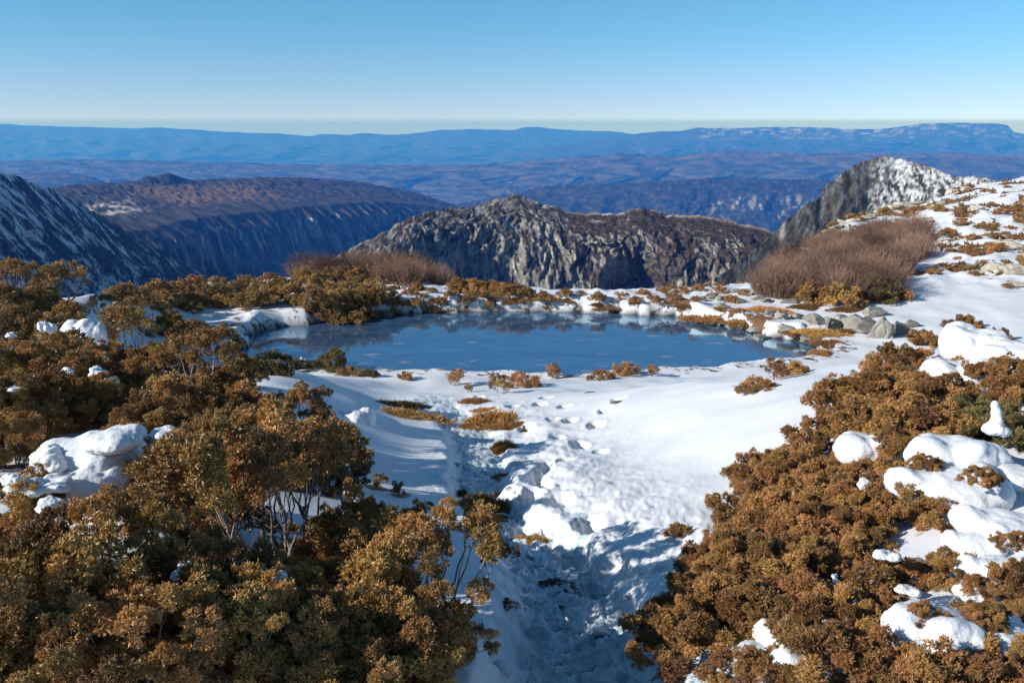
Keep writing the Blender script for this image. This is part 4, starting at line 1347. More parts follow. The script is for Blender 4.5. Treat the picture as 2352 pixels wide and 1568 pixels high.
for X, Y in scatter([(880, 640), (960, 650), (1180, 665), (1200, 700), (1000, 705), (850, 715)], 24, 30):
    put('low', PAD_MID if rnd.random() < .6 else PAD_RUST, X, Y, rnd.uniform(.30, .55), ('small shrub in the snow just right of the mound' if X < 1000 else 'small brown shrub on the snowy far bank under the skyline shrubs'), 'small shrubs on the far bank')
for X, Y in scatter([(990, 632), (1060, 640), (1160, 655), (1210, 668), (1150, 668), (1060, 655)], 14, 18):
    put('low', PAD_RUST, X, Y, rnd.uniform(.5, .8), 'rusty shrub on the skyline of the far bank in front of the grey cliffs', 'shrubs on the far skyline')
for X, Y in scatter([(1200, 664), (1420, 668), (1560, 662), (1640, 655), (1720, 660), (1720, 690), (1200, 684)], 18, 34):
    put('low', PAD_RUST, X, Y, rnd.uniform(.28, .5), ('low rusty shrub beyond the middle of the far bank' if X < 1450 else 'low rusty shrub beyond the right part of the far bank'), 'low shrubs beyond the tarn')
for X, Y in [(437, 640), (1305, 655), (1530, 655), (1250, 668), (735, 618), (1720, 650)]:
    pass
x, y = hit(437, 648, 0.5)
plant('sprig', PAD_RUST, x, y, 1.7, 'single upright sprig standing out against the dark blue valley', 'shrub', 'shrubs in the snow beyond the left bank')

# bare reddish thickets: behind the mound, and at the foot of the right hillside
for X, Y in scatter([(685, 606), (740, 588), (830, 586), (940, 602), (1010, 622), (1000, 636), (880, 620), (700, 622)], 26, 17):
    x, y = hit(X, Y + 4, 0.3)
    thicket(x, y, rnd.uniform(.55, .85), ('leafless pinkish shrub in the rounded skyline thicket, left half' if X < 840 else 'leafless pinkish shrub in the skyline thicket, tapering right half'), 'leafless shrubs behind the mound')
for X, Y in scatter([(1735, 648), (1800, 606), (1870, 560), (1935, 535), (2000, 522), (2080, 506), (2135, 520), (2120, 560), (2060, 610), (2050, 650), (1990, 668), (1850, 662)], 105, 18):
    x, y = hit(X, Y, 0.3)
    thicket(x, y, rnd.uniform(.5, .85), ('leafless reddish shrub at the left tip of the hillside thicket' if X < 1830 else 'leafless reddish shrub along the top edge of the hillside thicket' if Y < 560 else 'leafless reddish shrub at the right end of the hillside thicket' if X > 2030 else 'leafless reddish shrub at the foot of the hillside thicket' if Y > 630 else 'leafless reddish shrub in the middle of the hillside thicket'), 'leafless shrubs below the hillside')
for X, Y in scatter([(1800, 640), (1900, 640), (2000, 655), (2060, 672), (1960, 680), (1820, 664)], 16, 24):
    put('low', PAD_GREEN if rnd.random() < .55 else PAD_RUST, X, Y, rnd.uniform(.8, 1.3), 'olive shrub along the lower edge of the big reddish thicket', 'olive shrubs edging the thicket')

# heath shrubs on the right hillside, where the cover says so
spots = []
while len(spots) < 95:
    X, Y = rnd.uniform(1900, 2440), rnd.uniform(425, 700)
    if in_poly(X, Y, [(1735, 648), (1800, 590), (1935, 520), (2100, 490), (2150, 520), (2060, 650), (1850, 670)]): continue
    tx, tz = ray(X, Y); x, y = hit(X, Y)
    h, d, u, t = cover(np.array([x]), np.array([y]))
    if h[0] > -0.08 and 0.03 < u[0] < 0.98 and all(math.hypot(x - a, y - b) > 0.55 for a, b in spots): spots.append((x, y))
for x, y in spots:
    plant('low', PAD_RUST if rnd.random() < .65 else PAD_MID, x, y, rnd.uniform(.25, .75), ('low brown heath shrub near the crest of the snowy hillside' if y > 42 else 'low brown heath shrub at the foot of the snowy hillside' if y < 30 else 'low brown heath shrub halfway up the snowy hillside'), 'shrub', 'heath shrubs on the right hillside')

# ------------------------------------------------------------------ tussocks of sedge and cushion heath
def tussock_mesh(seed, r, n, tl, wid, pal, flat=0.45, lean=0.5):
    rng = np.random.default_rng(seed)
    u = unit(rng.normal(size=(n, 3)) + np.array([0, 0, 0.9])); u[:, 2] = np.abs(u[:, 2])
    q = np.sqrt(rng.random(n))
    a = rng.uniform(0, 6.283, n)
    lob = 1 + 0.25 * np.sin(3 * a + seed) + 0.15 * np.sin(7 * a + 2 * seed)
    P = np.stack([r * lob * q * np.cos(a), r * lob * q * np.sin(a), r * flat * (1 - q ** 2.2) * (0.85 + 0.15 * np.cos(5 * a)) - 0.03], -1)
    ax = unit(np.stack([q * np.cos(a) * 0.9, q * np.sin(a) * 0.9, np.full(n, 0.8)], -1) + lean * rng.normal(size=(n, 3)) * 0.6)
    w = rng.dirichlet([2.0, 1.4, .6], n)
    V, T, C = tufts(P, ax, tl * rng.uniform(.6, 1.3, n), 4, rng, 0.55, wid, w @ np.array(pal))
    # cushion underneath
    k = 20; th = np.linspace(0, 2 * np.pi, k, endpoint=False)
    lb = 1 + 0.25 * np.sin(3 * th + seed) + 0.15 * np.sin(7 * th + 2 * seed)
    return V, T, C


def tussock(name, kinds, X, Y, size, label, cat, group, squash=1.0, stretch=1.0, rz=None):
    x, y = hit(X, Y)
    o = link(name, kinds[_pr.randrange(len(kinds))])
    o.location = (x, y, gz(x, y) - 0.005)
    o.rotation_euler = (0, 0, _pr.uniform(0, 6.28) if rz is None else rz)
    o.scale = (size * stretch, size, size * squash)
    return tag(o, label, cat, group)


def finish_tuss(V, T, C):
    me = mesh_arrays('sedge_tussock', V, [T], False, {'Col': C}); me.materials.append(M_FOL); return me


SEDGE_C = [np.array([0.46, 0.22, 0.06]), np.array([0.30, 0.15, 0.04]), np.array([0.20, 0.17, 0.05])]
DARK_C = [np.array([0.12, 0.055, 0.025]), np.array([0.16, 0.09, 0.035]), np.array([0.06, 0.04, 0.02])]
TUSS = [finish_tuss(*tussock_mesh(200 + i, 0.15, 900, 0.042, 0.075, SEDGE_C)) for i in range(3)]
TUSS_D = [finish_tuss(*tussock_mesh(210 + i, 0.15, 500, 0.040, 0.085, DARK_C)) for i in range(2)]
CUSH = [finish_tuss(*tussock_mesh(220 + i, 0.30, 900, 0.06, 0.12, [RU * .8, BR * .75, OL * .9], 0.40)) for i in range(3)]
TU = 'sedge tussocks melting out along the path'
for X, Y, s, kd, sq, sx, lab in [
    (1135, 968, 1.5, TUSS, 1.1, 1.2, 'largest rounded brown tussock beside the upper path'),
    (1185, 974, .9, TUSS, .6, 1.8, 'flat tail of brown sedge right of the largest tussock'),
    (905, 933, 1.2, TUSS, .7, 1.9, 'upper of two flat sedge patches left of the path'),
    (925, 957, 1.4, TUSS, .7, 2.0, 'lower of two flat sedge patches left of the path'),
    (1092, 922, .9, TUSS, .9, 1.3, 'topmost brown tussock above the path'),
    (1125, 937, .7, TUSS, .7, 1.7, 'thin strip of sedge just above the largest tussock'),
    (1158, 1020, .75, TUSS, 1.5, .9, 'knob-shaped brown tussock at the icy step of the path'),
    (1160, 1076, .45, TUSS, .9, 1.2, 'small sedge wisp in the snow right of the trench'),
    (1160, 1102, .7, TUSS, .9, 1.3, 'sedge fringe above the long brown tussock'),
    (1112, 1130, .95, TUSS, 1.2, 1.0, 'long brown tussock on the right lip of the trench'),
    (1108, 1160, .8, TUSS, 1.0, .9, 'foot of the long brown tussock'),
    (1140, 1152, .55, TUSS, .8, 1.2, 'side tuft of the long brown tussock'),
    (1060, 1105, .6, TUSS_D, 1.0, .6, 'dark dead sedge hanging from the left lip of the trench'),
    (1218, 1200, .42, TUSS, 1.0, 1.5, 'orange sedge tuft at the bend of the lower path'),
    (1180, 1190, .25, TUSS, .8, 1.2, 'tiny tuft just left of the bend in the lower path'),
    (1276, 1285, .34, TUSS_D, .6, 1.9, 'dark plant litter frozen into the icy path'),
    (1120, 1215, .3, TUSS_D, .8, 1.0, 'dark twiggy wisp on the left lip below the bend'),
    (1160, 1362, .28, TUSS_D, .8, 1.2, 'dark sedge wisp in blue shade left of the lower trench'),
    (1425, 922, .30, TUSS_D, .5, 2.2, 'thin line of dark shoots on the snow below the shore'),
    (1360, 900, .28, TUSS_D, .5, 2.0, 'faint row of dark shoots nearer the shore'),
    (1205, 968, .4, TUSS, .5, 2.0, 'short strip of sedge by the footprints'),
]:
    tussock('sedge_tussock', kd, X, Y, s, lab, 'grass tussock', TU, sq, sx, rz=rnd.uniform(-.3, .3))
CU = 'brown cushions along the right shore'
for X, Y, s, sx, lab in [
    (1598, 730, .8, 1.4, 'first brown cushion where the far bank meets the right shore'),
    (1640, 733, 1.0, 1.5, 'long brown cushion dipping into the water at the top right of the tarn'),
    (1700, 743, 1.0, 1.1, 'rounded brown cushion left of the shore rocks'),
    (1765, 715, .9, 1.8, 'brown heath mat on top of the bank above the shore rocks'),
    (1850, 706, .8, 1.6, 'brown heath mat behind the shore rocks'),
    (1950, 712, .7, 2.2, 'olive-brown mat on the snow behind the grey outcrop'),
    (1885, 768, .9, 1.9, 'smooth brown mat right of the shore rocks'),
    (1905, 790, .8, 1.4, 'brown mat curving down the right end of the tarn'),
    (1885, 812, .7, 1.0, 'brown bank at the right tip of the tarn'),
    (1815, 765, .7, 1.0, 'brown growth between the waterline boulder and the outcrop'),
    (1930, 762, .6, 1.6, 'brown edging under the grey outcrop'),
]:
    tussock('heath_cushion', CUSH, X, Y, s, lab, 'heath cushion', CU, 1.0, sx, rz=rnd.uniform(-.4, .4))
for X, Y in [(1000, 696), (1130, 692), (1190, 696), (1240, 690), (1310, 697), (1372, 703), (1390, 709), (1460, 697), (1545, 700), (1580, 706), (1660, 708), (1700, 712), (930, 702), (1275, 694)]:
    tussock('heath_cushion', CUSH, X, Y, rnd.uniform(.35, .7), 'brown heath cushion topping the white snow lip of the far bank', 'heath cushion', 'cushions on the far snow lip', 1.0, rnd.uniform(1.2, 2.2), rz=rnd.uniform(-.3, .3))

# ground cover on the hillside and the flats beyond the tarn: too many to count
def heath_cover():
    rng = np.random.default_rng(12)
    n = 60000
    t = rng.uniform(-0.62, 0.66, n); y = 20 + 37 * rng.random(n) ** 1.2
    x = t * y
    h, d, u, tt_ = cover(x, y)
    n1 = fbm(x * 1.2 + 4, y * 1.2, 3)
    k = (h + 0.35 * n1 > 0.16) & (u > 0.02) & (u < 1.02) & (d > 0.5)
    x, y = x[k], y[k]; m = min(len(x), 9000); x, y = x[:m], y[:m]
    z = ground(x, y)
    P = np.stack([x, y, z], -1)
    A = unit(rng.normal(size=(m, 3)) * 0.5 + np.array([0, 0, 1]))
    w = rng.dirichlet([1.6, 1.4, 1.0], m)
    V, T, C = tufts(P, A, rng.uniform(0.06, 0.16, m), 3, rng, 0.9, 0.28, w @ np.array([BR * .7, RU * .6, OL * .8]))
    me = mesh_arrays('heath_cover', V, [T], False, {'Col': C}); me.materials.append(M_FOL)
    tag(link('heath_cover', me), 'brown heath sprinkled through the snow on the hillside and beyond the tarn', 'heath', kind='stuff')


heath_cover()
# ------------------------------------------------------------------ snow lying on the shrubs and banks
def blob_mesh(name, balls, voxel=0.045, rough=0.02, seed=0, mat=None, smooth=8):
    """balls: (x, y, z, rx, ry, rz) -> one soft skin over all of them"""
    bm = bmesh.new()
    for x, y, z, a, b, c in balls:
        m = Matrix.Translation((x, y, z)) @ Matrix.Diagonal((a, b, c, 1))
        bmesh.ops.create_icosphere(bm, subdivisions=3, radius=1.0, matrix=m)
    me = bpy.data.meshes.new('tmp'); bm.to_mesh(me); bm.free()
    o = bpy.data.objects.new('tmp', me); COL.objects.link(o)
    r = o.modifiers.new('r', 'REMESH'); r.mode = 'VOXEL'; r.voxel_size = voxel
    s = o.modifiers.new('s', 'SMOOTH'); s.factor = 0.5; s.iterations = smooth
    dg = bpy.context.evaluated_depsgraph_get()
    out = bpy.data.meshes.new_from_object(o.evaluated_get(dg))
    bpy.data.objects.remove(o); bpy.data.meshes.remove(me)
    out.name = name
    n = len(out.vertices)
    co = np.empty(n * 3, np.float32); out.vertices.foreach_get('co', co); co = co.reshape(-1, 3)
    no = np.empty(n * 3, np.float32); out.vertices.foreach_get('normal', no); no = no.reshape(-1, 3)
    d = rough * (fbm(co[:, 0] * 3.1 + seed, co[:, 1] * 3.1 + co[:, 2] * 2.3, 4) + 0.4 * fbm(co[:, 0] * 11 + seed, co[:, 2] * 11 - co[:, 1] * 9, 3))
    co = co + no * d[:, None] * 2
    out.vertices.foreach_set('co', co.ravel().astype(np.float32))
    out.polygons.foreach_set('use_smooth', np.ones(len(out.polygons), bool))
    out.materials.clear(); out.materials.append(mat or M_SNOW); out.update()
    return out


def rballs(seed, n, ext, rr, zf=0.6):
    g = random.Random(seed)
    return [(g.uniform(-1, 1) * ext, g.uniform(-1, 1) * ext, g.uniform(-.3, .5) * ext * zf, *(lambda q: (q * g.uniform(.8, 1.3), q * g.uniform(.8, 1.3), q * g.uniform(.5, .85)))(g.uniform(*rr))) for _ in range(n)]


# unit size: about one across
LUMP = [blob_mesh('snow_lump', rballs(300 + i, 8, .28, (.13, .27), 1.0), .04, .05, i, smooth=5) for i in range(6)]
def pillow_balls(i):
    g = random.Random(330 + i)
    b = [(g.uniform(-.06, .06), 0, -.20, g.uniform(.44, .52), g.uniform(.40, .48), g.uniform(.34, .42))]
    for k in range(5):
        a = k / 5 * 6.283 + g.uniform(-.4, .4); q = g.uniform(.22, .40); r = g.uniform(.20, .30)
        b.append((q * math.cos(a), q * math.sin(a), g.uniform(-.26, -.04), r, r * g.uniform(.8, 1.2), r * g.uniform(.9, 1.4)))
    return b


PILLOW = [blob_mesh('snow_pillow', pillow_balls(i), .035, .022, i, smooth=18) for i in range(6)]
FINGER = [blob_mesh('snow_finger', [(0, 0, 0, .26, .22, .16), (.03, 0, .22, .15, .13, .2), (.0, 0, .42, .12, .1, .16), (-.06, 0, .60, .09, .08, .12), (.2, .05, -.04, .2, .18, .12)], .035, .02, 3)]
def scrap_balls(i):
    g = random.Random(350 + i); x = z = 0.0; b = []
    for k in range(8):
        r = g.uniform(.10, .20)
        b.append((x, g.uniform(-.03, .03), z, r * g.uniform(.8, 1.5), .075, r))
        x = max(-.4, min(.4, x + g.uniform(-.2, .2))); z = max(-.4, min(.4, z + g.uniform(-.2, .2)))
    return b


SCRAP = [blob_mesh('snow_scrap', scrap_balls(i), .03, .03, i, smooth=5) for i in range(4)]


def snow(kind, X, Y, wpx, label, lift=0.15, squash=1.0, name='snow_lump', stretch=1.0, rz=None, group='snow lumps caught on the shrubs', tilt=(0, 0), ymul=1.0):
    x, y = hit(X, Y, lift)
    w = wpx * D2P / F * y * 1.03
    o = link(name, kind[_pr.randrange(len(kind))])
    if kind is LUMP: lift -= .08
    if kind is SCRAP: lift -= .13 if X > 1400 else .09
    o.location = (x, y, gz(x, y) + lift)
    o.rotation_euler = (tilt[0], tilt[1], _pr.uniform(-.6, .6) if rz is None else rz)
    if kind is PILLOW: squash *= 1.35; o.location.z -= .05
    o.scale = (w, w * ymul, w * squash)
    return tag(o, label, 'snow lump', group)


SL = 'snow lumps on the left bank'
for kd, X, Y, w, sq, lift, nm, lab in [
    (LUMP, 105, 1020, 95, 1.1, .34, 'snow_lump', 'pointed white snow lump on the shrubs near the left edge'),
    (PILLOW, 215, 1000, 150, .55, .34, 'snow_pillow', 'wide smooth snow patch in the left thicket'),
    (PILLOW, 260, 975, 90, .5, .42, 'snow_pillow', 'flat snow slab lying on the shrub behind the wide smooth patch'),
    (PILLOW, 195, 1070, 110, .7, .26, 'snow_pillow', 'snow patch running down below the wide smooth one'),
    (LUMP, 20, 1060, 50, .9, .36, 'snow_lump', 'grey snow lump at the left edge below the pointed one'),
    (LUMP, 95, 1075, 110, .7, .32, 'snow_lump', 'rounded snow lump below the pointed one'),
    (LUMP, 130, 1125, 90, .9, .28, 'snow_lump', 'snow lump behind the small orange shrub'),
    (LUMP, 220, 1135, 80, .7, .28, 'snow_lump', 'bright snow lump right of the small orange shrub'),
    (PILLOW, 215, 1180, 165, .6, .22, 'snow_pillow', 'big bluish snow pillow in the left thicket'),
    (LUMP, 170, 1225, 80, 1.0, .18, 'snow_lump', 'blue shaded snow ball under the big bluish pillow'),
    (PILLOW, 285, 1215, 130, .5, .22, 'snow_pillow', 'snow shelf right of the blue shaded ball'),
    (LUMP, 110, 735, 40, 1.7, .50, 'snow_lump', 'upright white snow figure on the shrubs of the left bank'),
    (LUMP, 22, 745, 26, .9, .55, 'snow_ball', 'small snow ball at the left edge'),
    (PILLOW, 205, 745, 100, .7, .40, 'snow_drape', 'folded snow drape over a dark shrub on the left bank'),
    (PILLOW, 245, 795, 110, .5, .30, 'snow_drape', 'lower fold of the snow drape on the left bank'),
    (LUMP, 223, 828, 46, .95, .40, 'snow_ball', 'round snow ball on the left bank'),
    (LUMP, 240, 862, 50, 1.2, .30, 'snow_lump', 'snow lump hanging below the round snow ball'),
    (LUMP, 30, 865, 40, .7, .40, 'snow_lump', 'small snow lump at the left edge beside the broad shrub'),
    (LUMP, 150, 825, 34, .8, .40, 'snow_lump', 'small snow lump behind the pale twigs left of the round ball'),
    (LUMP, 375, 1025, 28, 1.6, .36, 'snow_lump', 'slim snow lump sunk into the golden shrubs'),
    (PILLOW, 370, 970, 50, .5, .42, 'snow_pillow', 'little snow cap on the golden shrubs right of the wide patch'),
    (PILLOW, 810, 1120, 55, 1.3, .20, 'snow_block', 'blue snow block wedged between shrubs at the thicket edge'),
    (PILLOW, 815, 945, 80, .7, .05, 'snow_block', 'broken snow block on the open snow behind the thicket'),
    (PILLOW, 640, 832, 60, .7, .10, 'snow_pillow', 'snow heap between the little green shrubs of the near shore'),
    (LUMP, 690, 826, 40, .8, .12, 'snow_lump', 'small snow cap beside the upright greenish shrub'),
]:
    snow(kd, X, Y, w * (1.45 if 900 < Y < 1260 and X < 400 else 1.1), lab, lift + (.09 if 900 < Y < 1260 and X < 400 else .02), sq * (.78 if 900 < Y < 1260 and X < 400 else 1), nm, group=SL)
for X, Y, w, sq, lift, lab in [
    (398, 1258, 60, 1.2, .46, 'glassy melting snow scrap on the left thicket, upper of two'),
    (415, 1325, 62, 1.5, .40, 'glassy melting snow scrap on the left thicket, lower of two'),
    (630, 1262, 62, .8, .42, 'thin bluish snow scrap spread over a shaded shrub'),
    (478, 1300, 26, 1.4, .42, 'tiny glassy snow sliver right of the two melting scraps'),
    (62, 1325, 60, .9, .40, 'melting snow scrap at the left edge, low down'),
    (215, 1350, 50, 1.5, .28, 'snow glimpsed behind the tall open shrub'),
    (30, 1225, 30, 1.0, .4, 'tiny snow scrap beside the forked trunk'),
]:
    snow(SCRAP, X, Y, w * 1.15, lab, lift, sq, 'snow_scrap', group=SL, ymul=.9, tilt=(-.75, .2))
SR = 'snow pillows on the right bank'
for kd, X, Y, w, sq, lift, nm, lab, ym in [
    (PILLOW, 2235, 770, 130, .75, .24, 'snow_pillow', 'upper snow pillow between the top shrubs of the right bank', 1.2),
    (PILLOW, 2330, 785, 110, .6, .18, 'snow_pillow', 'snow sheet running to the right edge below the top shrubs', 1.4),
    (PILLOW, 2215, 845, 175, .85, .14, 'snow_pillow', 'big square snow pillow on the right bank', 1.1),
    (PILLOW, 2320, 885, 70, .5, .02, 'snow_pillow', 'snow behind the right-edge shrub, next to the big square pillow', 1.2),
    (FINGER, 2283, 985, 90, 1.25, .16, 'snow_finger', 'upright finger of snow on the right bank', 1.0),
    (PILLOW, 2005, 995, 150, .55, .15, 'snow_pillow', 'rounded snow cap in the middle of the right thicket', 1.0),
    (PILLOW, 2200, 1010, 190, .60, .18, 'snow_pillow', 'upper dome of the great snow pillow at right', 1.1),
    (PILLOW, 2190, 1080, 230, .62, .16, 'snow_pillow', 'large domed snow pillow at right, with a twig poking out', 1.1),
    (PILLOW, 2330, 1060, 120, .5, .10, 'snow_pillow', 'blue shaded snow beside the finger of snow at the right edge', 1.3),
    (PILLOW, 2320, 1180, 170, .62, .12, 'snow_pillow', 'smooth snow slope at the right edge below the domed pillow', 1.2),
    (PILLOW, 2250, 1215, 120, .55, .10, 'snow_pillow', 'snow lobe pointing into the dark hollow', 1.1),
    (PILLOW, 2310, 1275, 150, .60, .10, 'snow_pillow', 'rounded snow pillow at the right edge between orange shrubs', 1.0),
    (PILLOW, 2250, 1330, 80, .6, .08, 'snow_pillow', 'snow lobe hanging left under the rounded right-edge pillow', 1.0),
    (PILLOW, 2160, 1390, 190, .60, .16, 'snow_pillow', 'low broad snow pillow near the bottom right', 1.0),
    (PILLOW, 2300, 1410, 150, .45, .13, 'snow_pillow', 'flat snow sheet right of the low broad pillow', 1.1),
    (LUMP, 2040, 1230, 62, .95, .22, 'snow_ball', 'small round snow ball beside a dark hollow in the right thicket', 1.0),
    (PILLOW, 1860, 1490, 170, .55, .04, 'snow_pillow', 'snow swell at the bottom edge left of the big orange shrub', 1.0),
    (PILLOW, 1810, 1425, 130, .6, .05, 'snow_pillow', 'melting snow under the bare reddish twigs', 1.0),
    (PILLOW, 1740, 1470, 120, .5, .03, 'snow_pillow', 'melting snow lobe above the isolated orange shrub', 1.1),
    (PILLOW, 1900, 1550, 120, .5, .03, 'snow_pillow', 'snow lump on the bottom edge right of the isolated orange shrub', 1.0),
    (LUMP, 2090, 1310, 55, .8, .10, 'snow_lump', 'snow lump in the dark hollow of the right thicket', 1.0),
]:
    snow(kd, X, Y, w * (1.22 if Y > 1250 else 1.12), lab, lift + (.02 if Y > 1350 else .0), sq * .80, nm, group=SR, ymul=ym)
for X, Y, w, sq, lift, lab in [
    (1985, 1055, 62, .9, .30, 'thin ice scrap caught in the right thicket'),
    (1925, 1255, 40, .9, .24, 'snow scrap beside the bare brown branch'),
    (1965, 1320, 40, 1.5, .20, 'hanging snow scrap above the bare reddish twigs'),
    (2250, 1490, 34, 1.7, .24, 'dripping snow scrap between shrubs in the lower right'),
]:
    snow(SCRAP, X, Y, w * 1.15, lab, lift, sq, 'snow_scrap', group=SR, ymul=.9, tilt=(-.95, .2))

# ------------------------------------------------------------------ rocks
def rock_mesh(seed, ax, mat, npt=22, cut=2, amp=0.05):
    g = random.Random(seed)
    bm = bmesh.new()
    for i in range(npt):
        v = Vector((g.uniform(-1, 1), g.uniform(-1, 1), g.uniform(-1, 1)))
        m = max(abs(v.x), abs(v.y), abs(v.z)); v = v / m * g.uniform(.75, 1.0)      # near the faces of a block
        bm.verts.new((v.x * ax[0], v.y * ax[1], v.z * ax[2]))
    r = bmesh.ops.convex_hull(bm, input=bm.verts)
    bmesh.ops.delete(bm, geom=[e for e in r['geom_interior'] if isinstance(e, bmesh.types.BMVert)], context='VERTS')
    bmesh.ops.subdivide_edges(bm, edges=bm.edges[:], cuts=cut, use_grid_fill=True)
    for v in bm.verts:
        q = v.co
        s = float(fbm(np.array([q.x * 2.1 + seed]), np.array([q.y * 2.1 + q.z * 3.3]), 3)[0])
        crack = float(np.abs(noise2(np.array([q.x * 3.0 + q.z * 1.2]), np.array([seed + q.y * .6]))[0]))
        v.co += v.normal * (amp * s * 2 - amp * 1.4 * max(0, .12 - crack) / .12)
    me = bpy.data.meshes.new('rock'); bm.to_mesh(me); bm.free()
    me.materials.append(mat)
    return me


RK = [rock_mesh(400 + i, a, M_ROCK) for i, a in enumerate([(.5, .4, .32), (.5, .28, .5), (.34, .34, .5), (.55, .4, .22), (.45, .5, .4)])]
RP = [rock_mesh(420 + i, a, M_PALE) for i, a in enumerate([(.5, .4, .34), (.5, .35, .25), (.4, .4, .42), (.55, .4, .2)])]


def rock(kind, X, Y, wpx, hpx, label, group, tilt=(0, 0), rz=None, name='rock'):
    x, y = hit(X, Y + hpx * 0.35)
    w = wpx * D2P / F * y; h = hpx * D2P / F * y
    o = link(name, kind[_pr.randrange(len(kind))])
    o.location = (x, y + .2 * w, gz(x, y) + h * 0.14)
    o.rotation_euler = (tilt[0], tilt[1], _pr.uniform(-.5, .5) if rz is None else rz)
    o.scale = (w * 1.3, w * 1.1, h * 1.1)
    return tag(o, label, 'rock', group)


RG = 'grey rocks of the outcrop on the right shore'
for X, Y, w, h, ti, lab in [
    (1985, 738, 85, 62, (.1, .35), 'biggest grey block of the outcrop above the right end of the tarn'),
    (1950, 728, 60, 48, (0, .3), 'grey block just left of the biggest one'),
    (2028, 752, 42, 70, (.2, .5), 'dark slab leaning right beside the biggest grey block'),
    (2065, 752, 50, 44, (.1, .3), 'last grey block of the outcrop, at its right end'),
    (2010, 715, 60, 30, (0, .2), 'flat grey slab on top of the biggest block'),
    (1915, 742, 44, 36, (0, .2), 'small grey block at the left foot of the outcrop'),
    (1878, 728, 46, 40, (.1, .6), 'steep grey slab leaning right, alone left of the outcrop'),
    (1840, 722, 34, 26, (0, .3), 'low grey stone between the heath mats'),
    (1800, 722, 32, 30, (0, .2), 'pointed grey stone above the right shore'),
    (1770, 716, 24, 26, (0, .1), 'small upright stone above the right shore'),
    (1765, 770, 62, 30, (0, .15), 'pale rounded boulder standing in the water at the right shore'),
    (1805, 748, 36, 28, (0, .2), 'grey stone behind the waterline boulder'),
    (1735, 752, 30, 18, (0, 0), 'low wet stone left of the waterline boulder'),
    (1852, 772, 30, 20, (0, .2), 'low stone at the right tip of the tarn'),
    (2095, 742, 34, 24, (0, .3), 'half-buried stone right of the outcrop'),
]:
    rock(RK, X, Y, w, h, lab, RG, ti)
RS = 'frost-shattered stones on the skyline flats'
for X, Y, w, h in [(1612, 684, 22, 18), (1634, 678, 18, 24), (1650, 682, 14, 20), (1666, 680, 18, 22), (1684, 684, 16, 18), (1702, 690, 26, 16), (1722, 672, 20, 16), (1740, 682, 30, 14), (1762, 688, 26, 16), (1788, 676, 34, 16), (1812, 690, 30, 16), (1836, 682, 24, 16), (1700, 664, 34, 16), (1738, 660, 34, 18), (1772, 664, 30, 14), (1660, 700, 24, 12), (1480, 668, 20, 12), (1520, 664, 26, 14), (1545, 666, 20, 12), (1416, 672, 16, 12)]:
    rock(RK, X, Y, w, h, 'grey frost-shattered stone in the rubble on the low skyline right of the cliffs', RS, (rnd.uniform(-.3, .3), rnd.uniform(-.3, .3)))
RH = 'pale rocks on the right hillside'
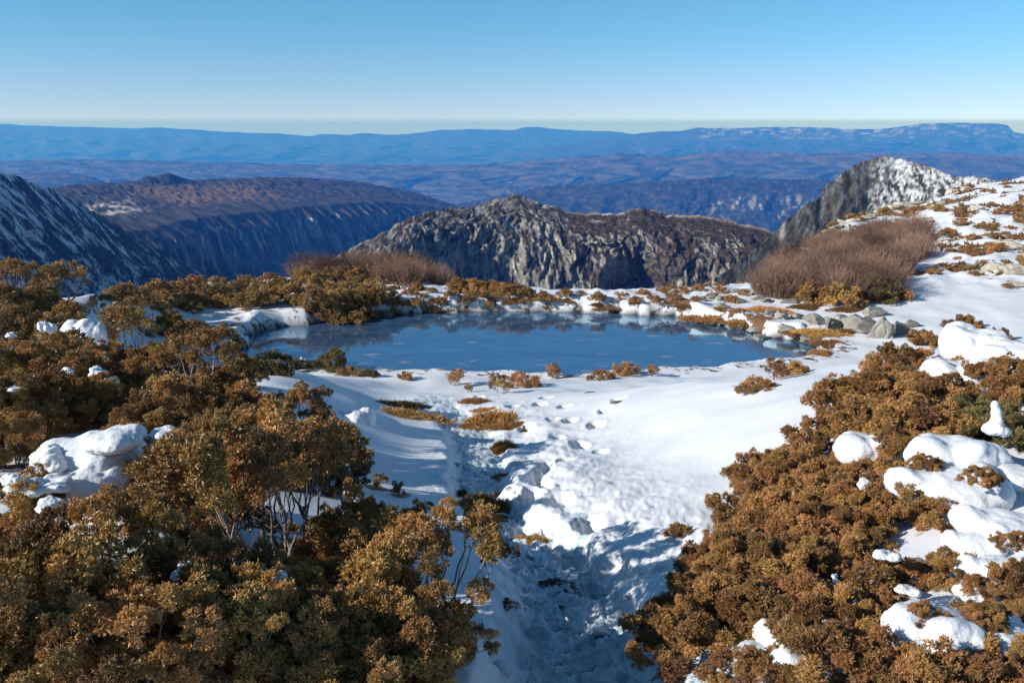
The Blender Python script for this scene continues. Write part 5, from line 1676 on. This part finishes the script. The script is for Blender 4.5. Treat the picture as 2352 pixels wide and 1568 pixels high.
for X, Y, w, h, lab in [
    (1890, 538, 26, 16, None), (1908, 528, 28, 18, None), (1924, 518, 26, 16, None), (1942, 508, 30, 18, None), (1962, 502, 28, 16, None), (1984, 496, 34, 18, None), (2006, 490, 30, 16, None),
    (2034, 474, 34, 24, None), (2058, 468, 36, 26, None), (2082, 466, 34, 22, None), (2108, 462, 28, 16, None), (1868, 552, 22, 14, None), (1852, 566, 20, 12, None),
    (2157, 466, 36, 28, 'square pale boulder alone on the snow, high on the right hillside'),
    (2216, 432, 20, 16, 'small pale boulder on the hillside skyline'),
    (2186, 438, 24, 12, 'flat pale rock left of the small skyline boulder'),
    (2128, 500, 24, 12, 'flat pale rock in the snow above the thicket'),
    (2300, 606, 46, 52, 'tall split slab at the right edge of the hillside'),
    (2338, 610, 44, 56, 'largest tan slab at the right edge of the hillside'),
    (2345, 560, 60, 36, 'upper tan rock at the right edge of the hillside'),
    (2300, 556, 44, 22, 'low tan rock left of the upper right-edge one'),
    (2270, 612, 30, 30, 'small tan rock at the left foot of the split slab'),
    (2345, 650, 46, 26, 'tan rock at the right edge below the slabs'),
    (2240, 478, 34, 12, 'flat pale rock lying in heath high on the hillside'),
    (2205, 500, 28, 10, 'low pale rock below the flat one in heath'),
]:
    rock(RP, X, Y, w, h, lab or 'pale rock in the broken line climbing the hillside above the reddish thicket', RH, (rnd.uniform(-.2, .2), rnd.uniform(-.3, .3)))

# ------------------------------------------------------------------ broken ice in the path
IC = []
for i in range(6):
    me = rock_mesh(500 + i, [(.5, .4, .2), (.45, .3, .3), (.5, .5, .14), (.35, .35, .3), (.5, .3, .24), (.4, .4, .18)][i], M_ICE, 18, 2, .04)
    me.polygons.foreach_set('use_smooth', np.ones(len(me.polygons), bool))
    me.name = 'ice_chunk'; IC.append(me)
_c = 0
for k in range(420):
    if _c >= 150: break
    i = rnd.choice([1, 1, 2, 2, 3, 3, 4, 4, 5, 6, 7, 8, 9, 10])
    tq = rnd.random()
    a, b = PATH[i], PATH[i + 1]
    w = PATH_W[i]
    off = rnd.gauss(0, .55) * w
    d = (b - a) / np.linalg.norm(b - a)
    x = a[0] + (b[0] - a[0]) * tq + d[1] * off; y = a[1] + (b[1] - a[1]) * tq - d[0] * off
    if y < 1.9: continue
    s = rnd.uniform(.03, .11) * (1.15 if y < 3.3 else .75)
    o = link('ice_chunk', IC[rnd.randrange(6)])
    o.location = (x, y, gz(x, y) + s * .02)
    o.rotation_euler = (rnd.uniform(-.5, .5), rnd.uniform(-.5, .5), rnd.uniform(0, 6.28))
    o.scale = (s * rnd.uniform(.8, 1.4), s, s * rnd.uniform(.7, 1.2))
    tag(o, ('lump of broken ice in the shaded trench at the bottom edge' if y < 2.5 else 'lump of broken ice in the shaded part of the lower trench' if y < 3.2 else 'lump of broken ice where the shade ends on the path' if y < 4.2 else 'lump of ice in the sunlit trench left of the footprints' if y < 7 else 'lump of ice in the slushy upper path near the brown tussocks'), 'ice lump', 'broken ice in the path')
    _c += 1

build_ground()
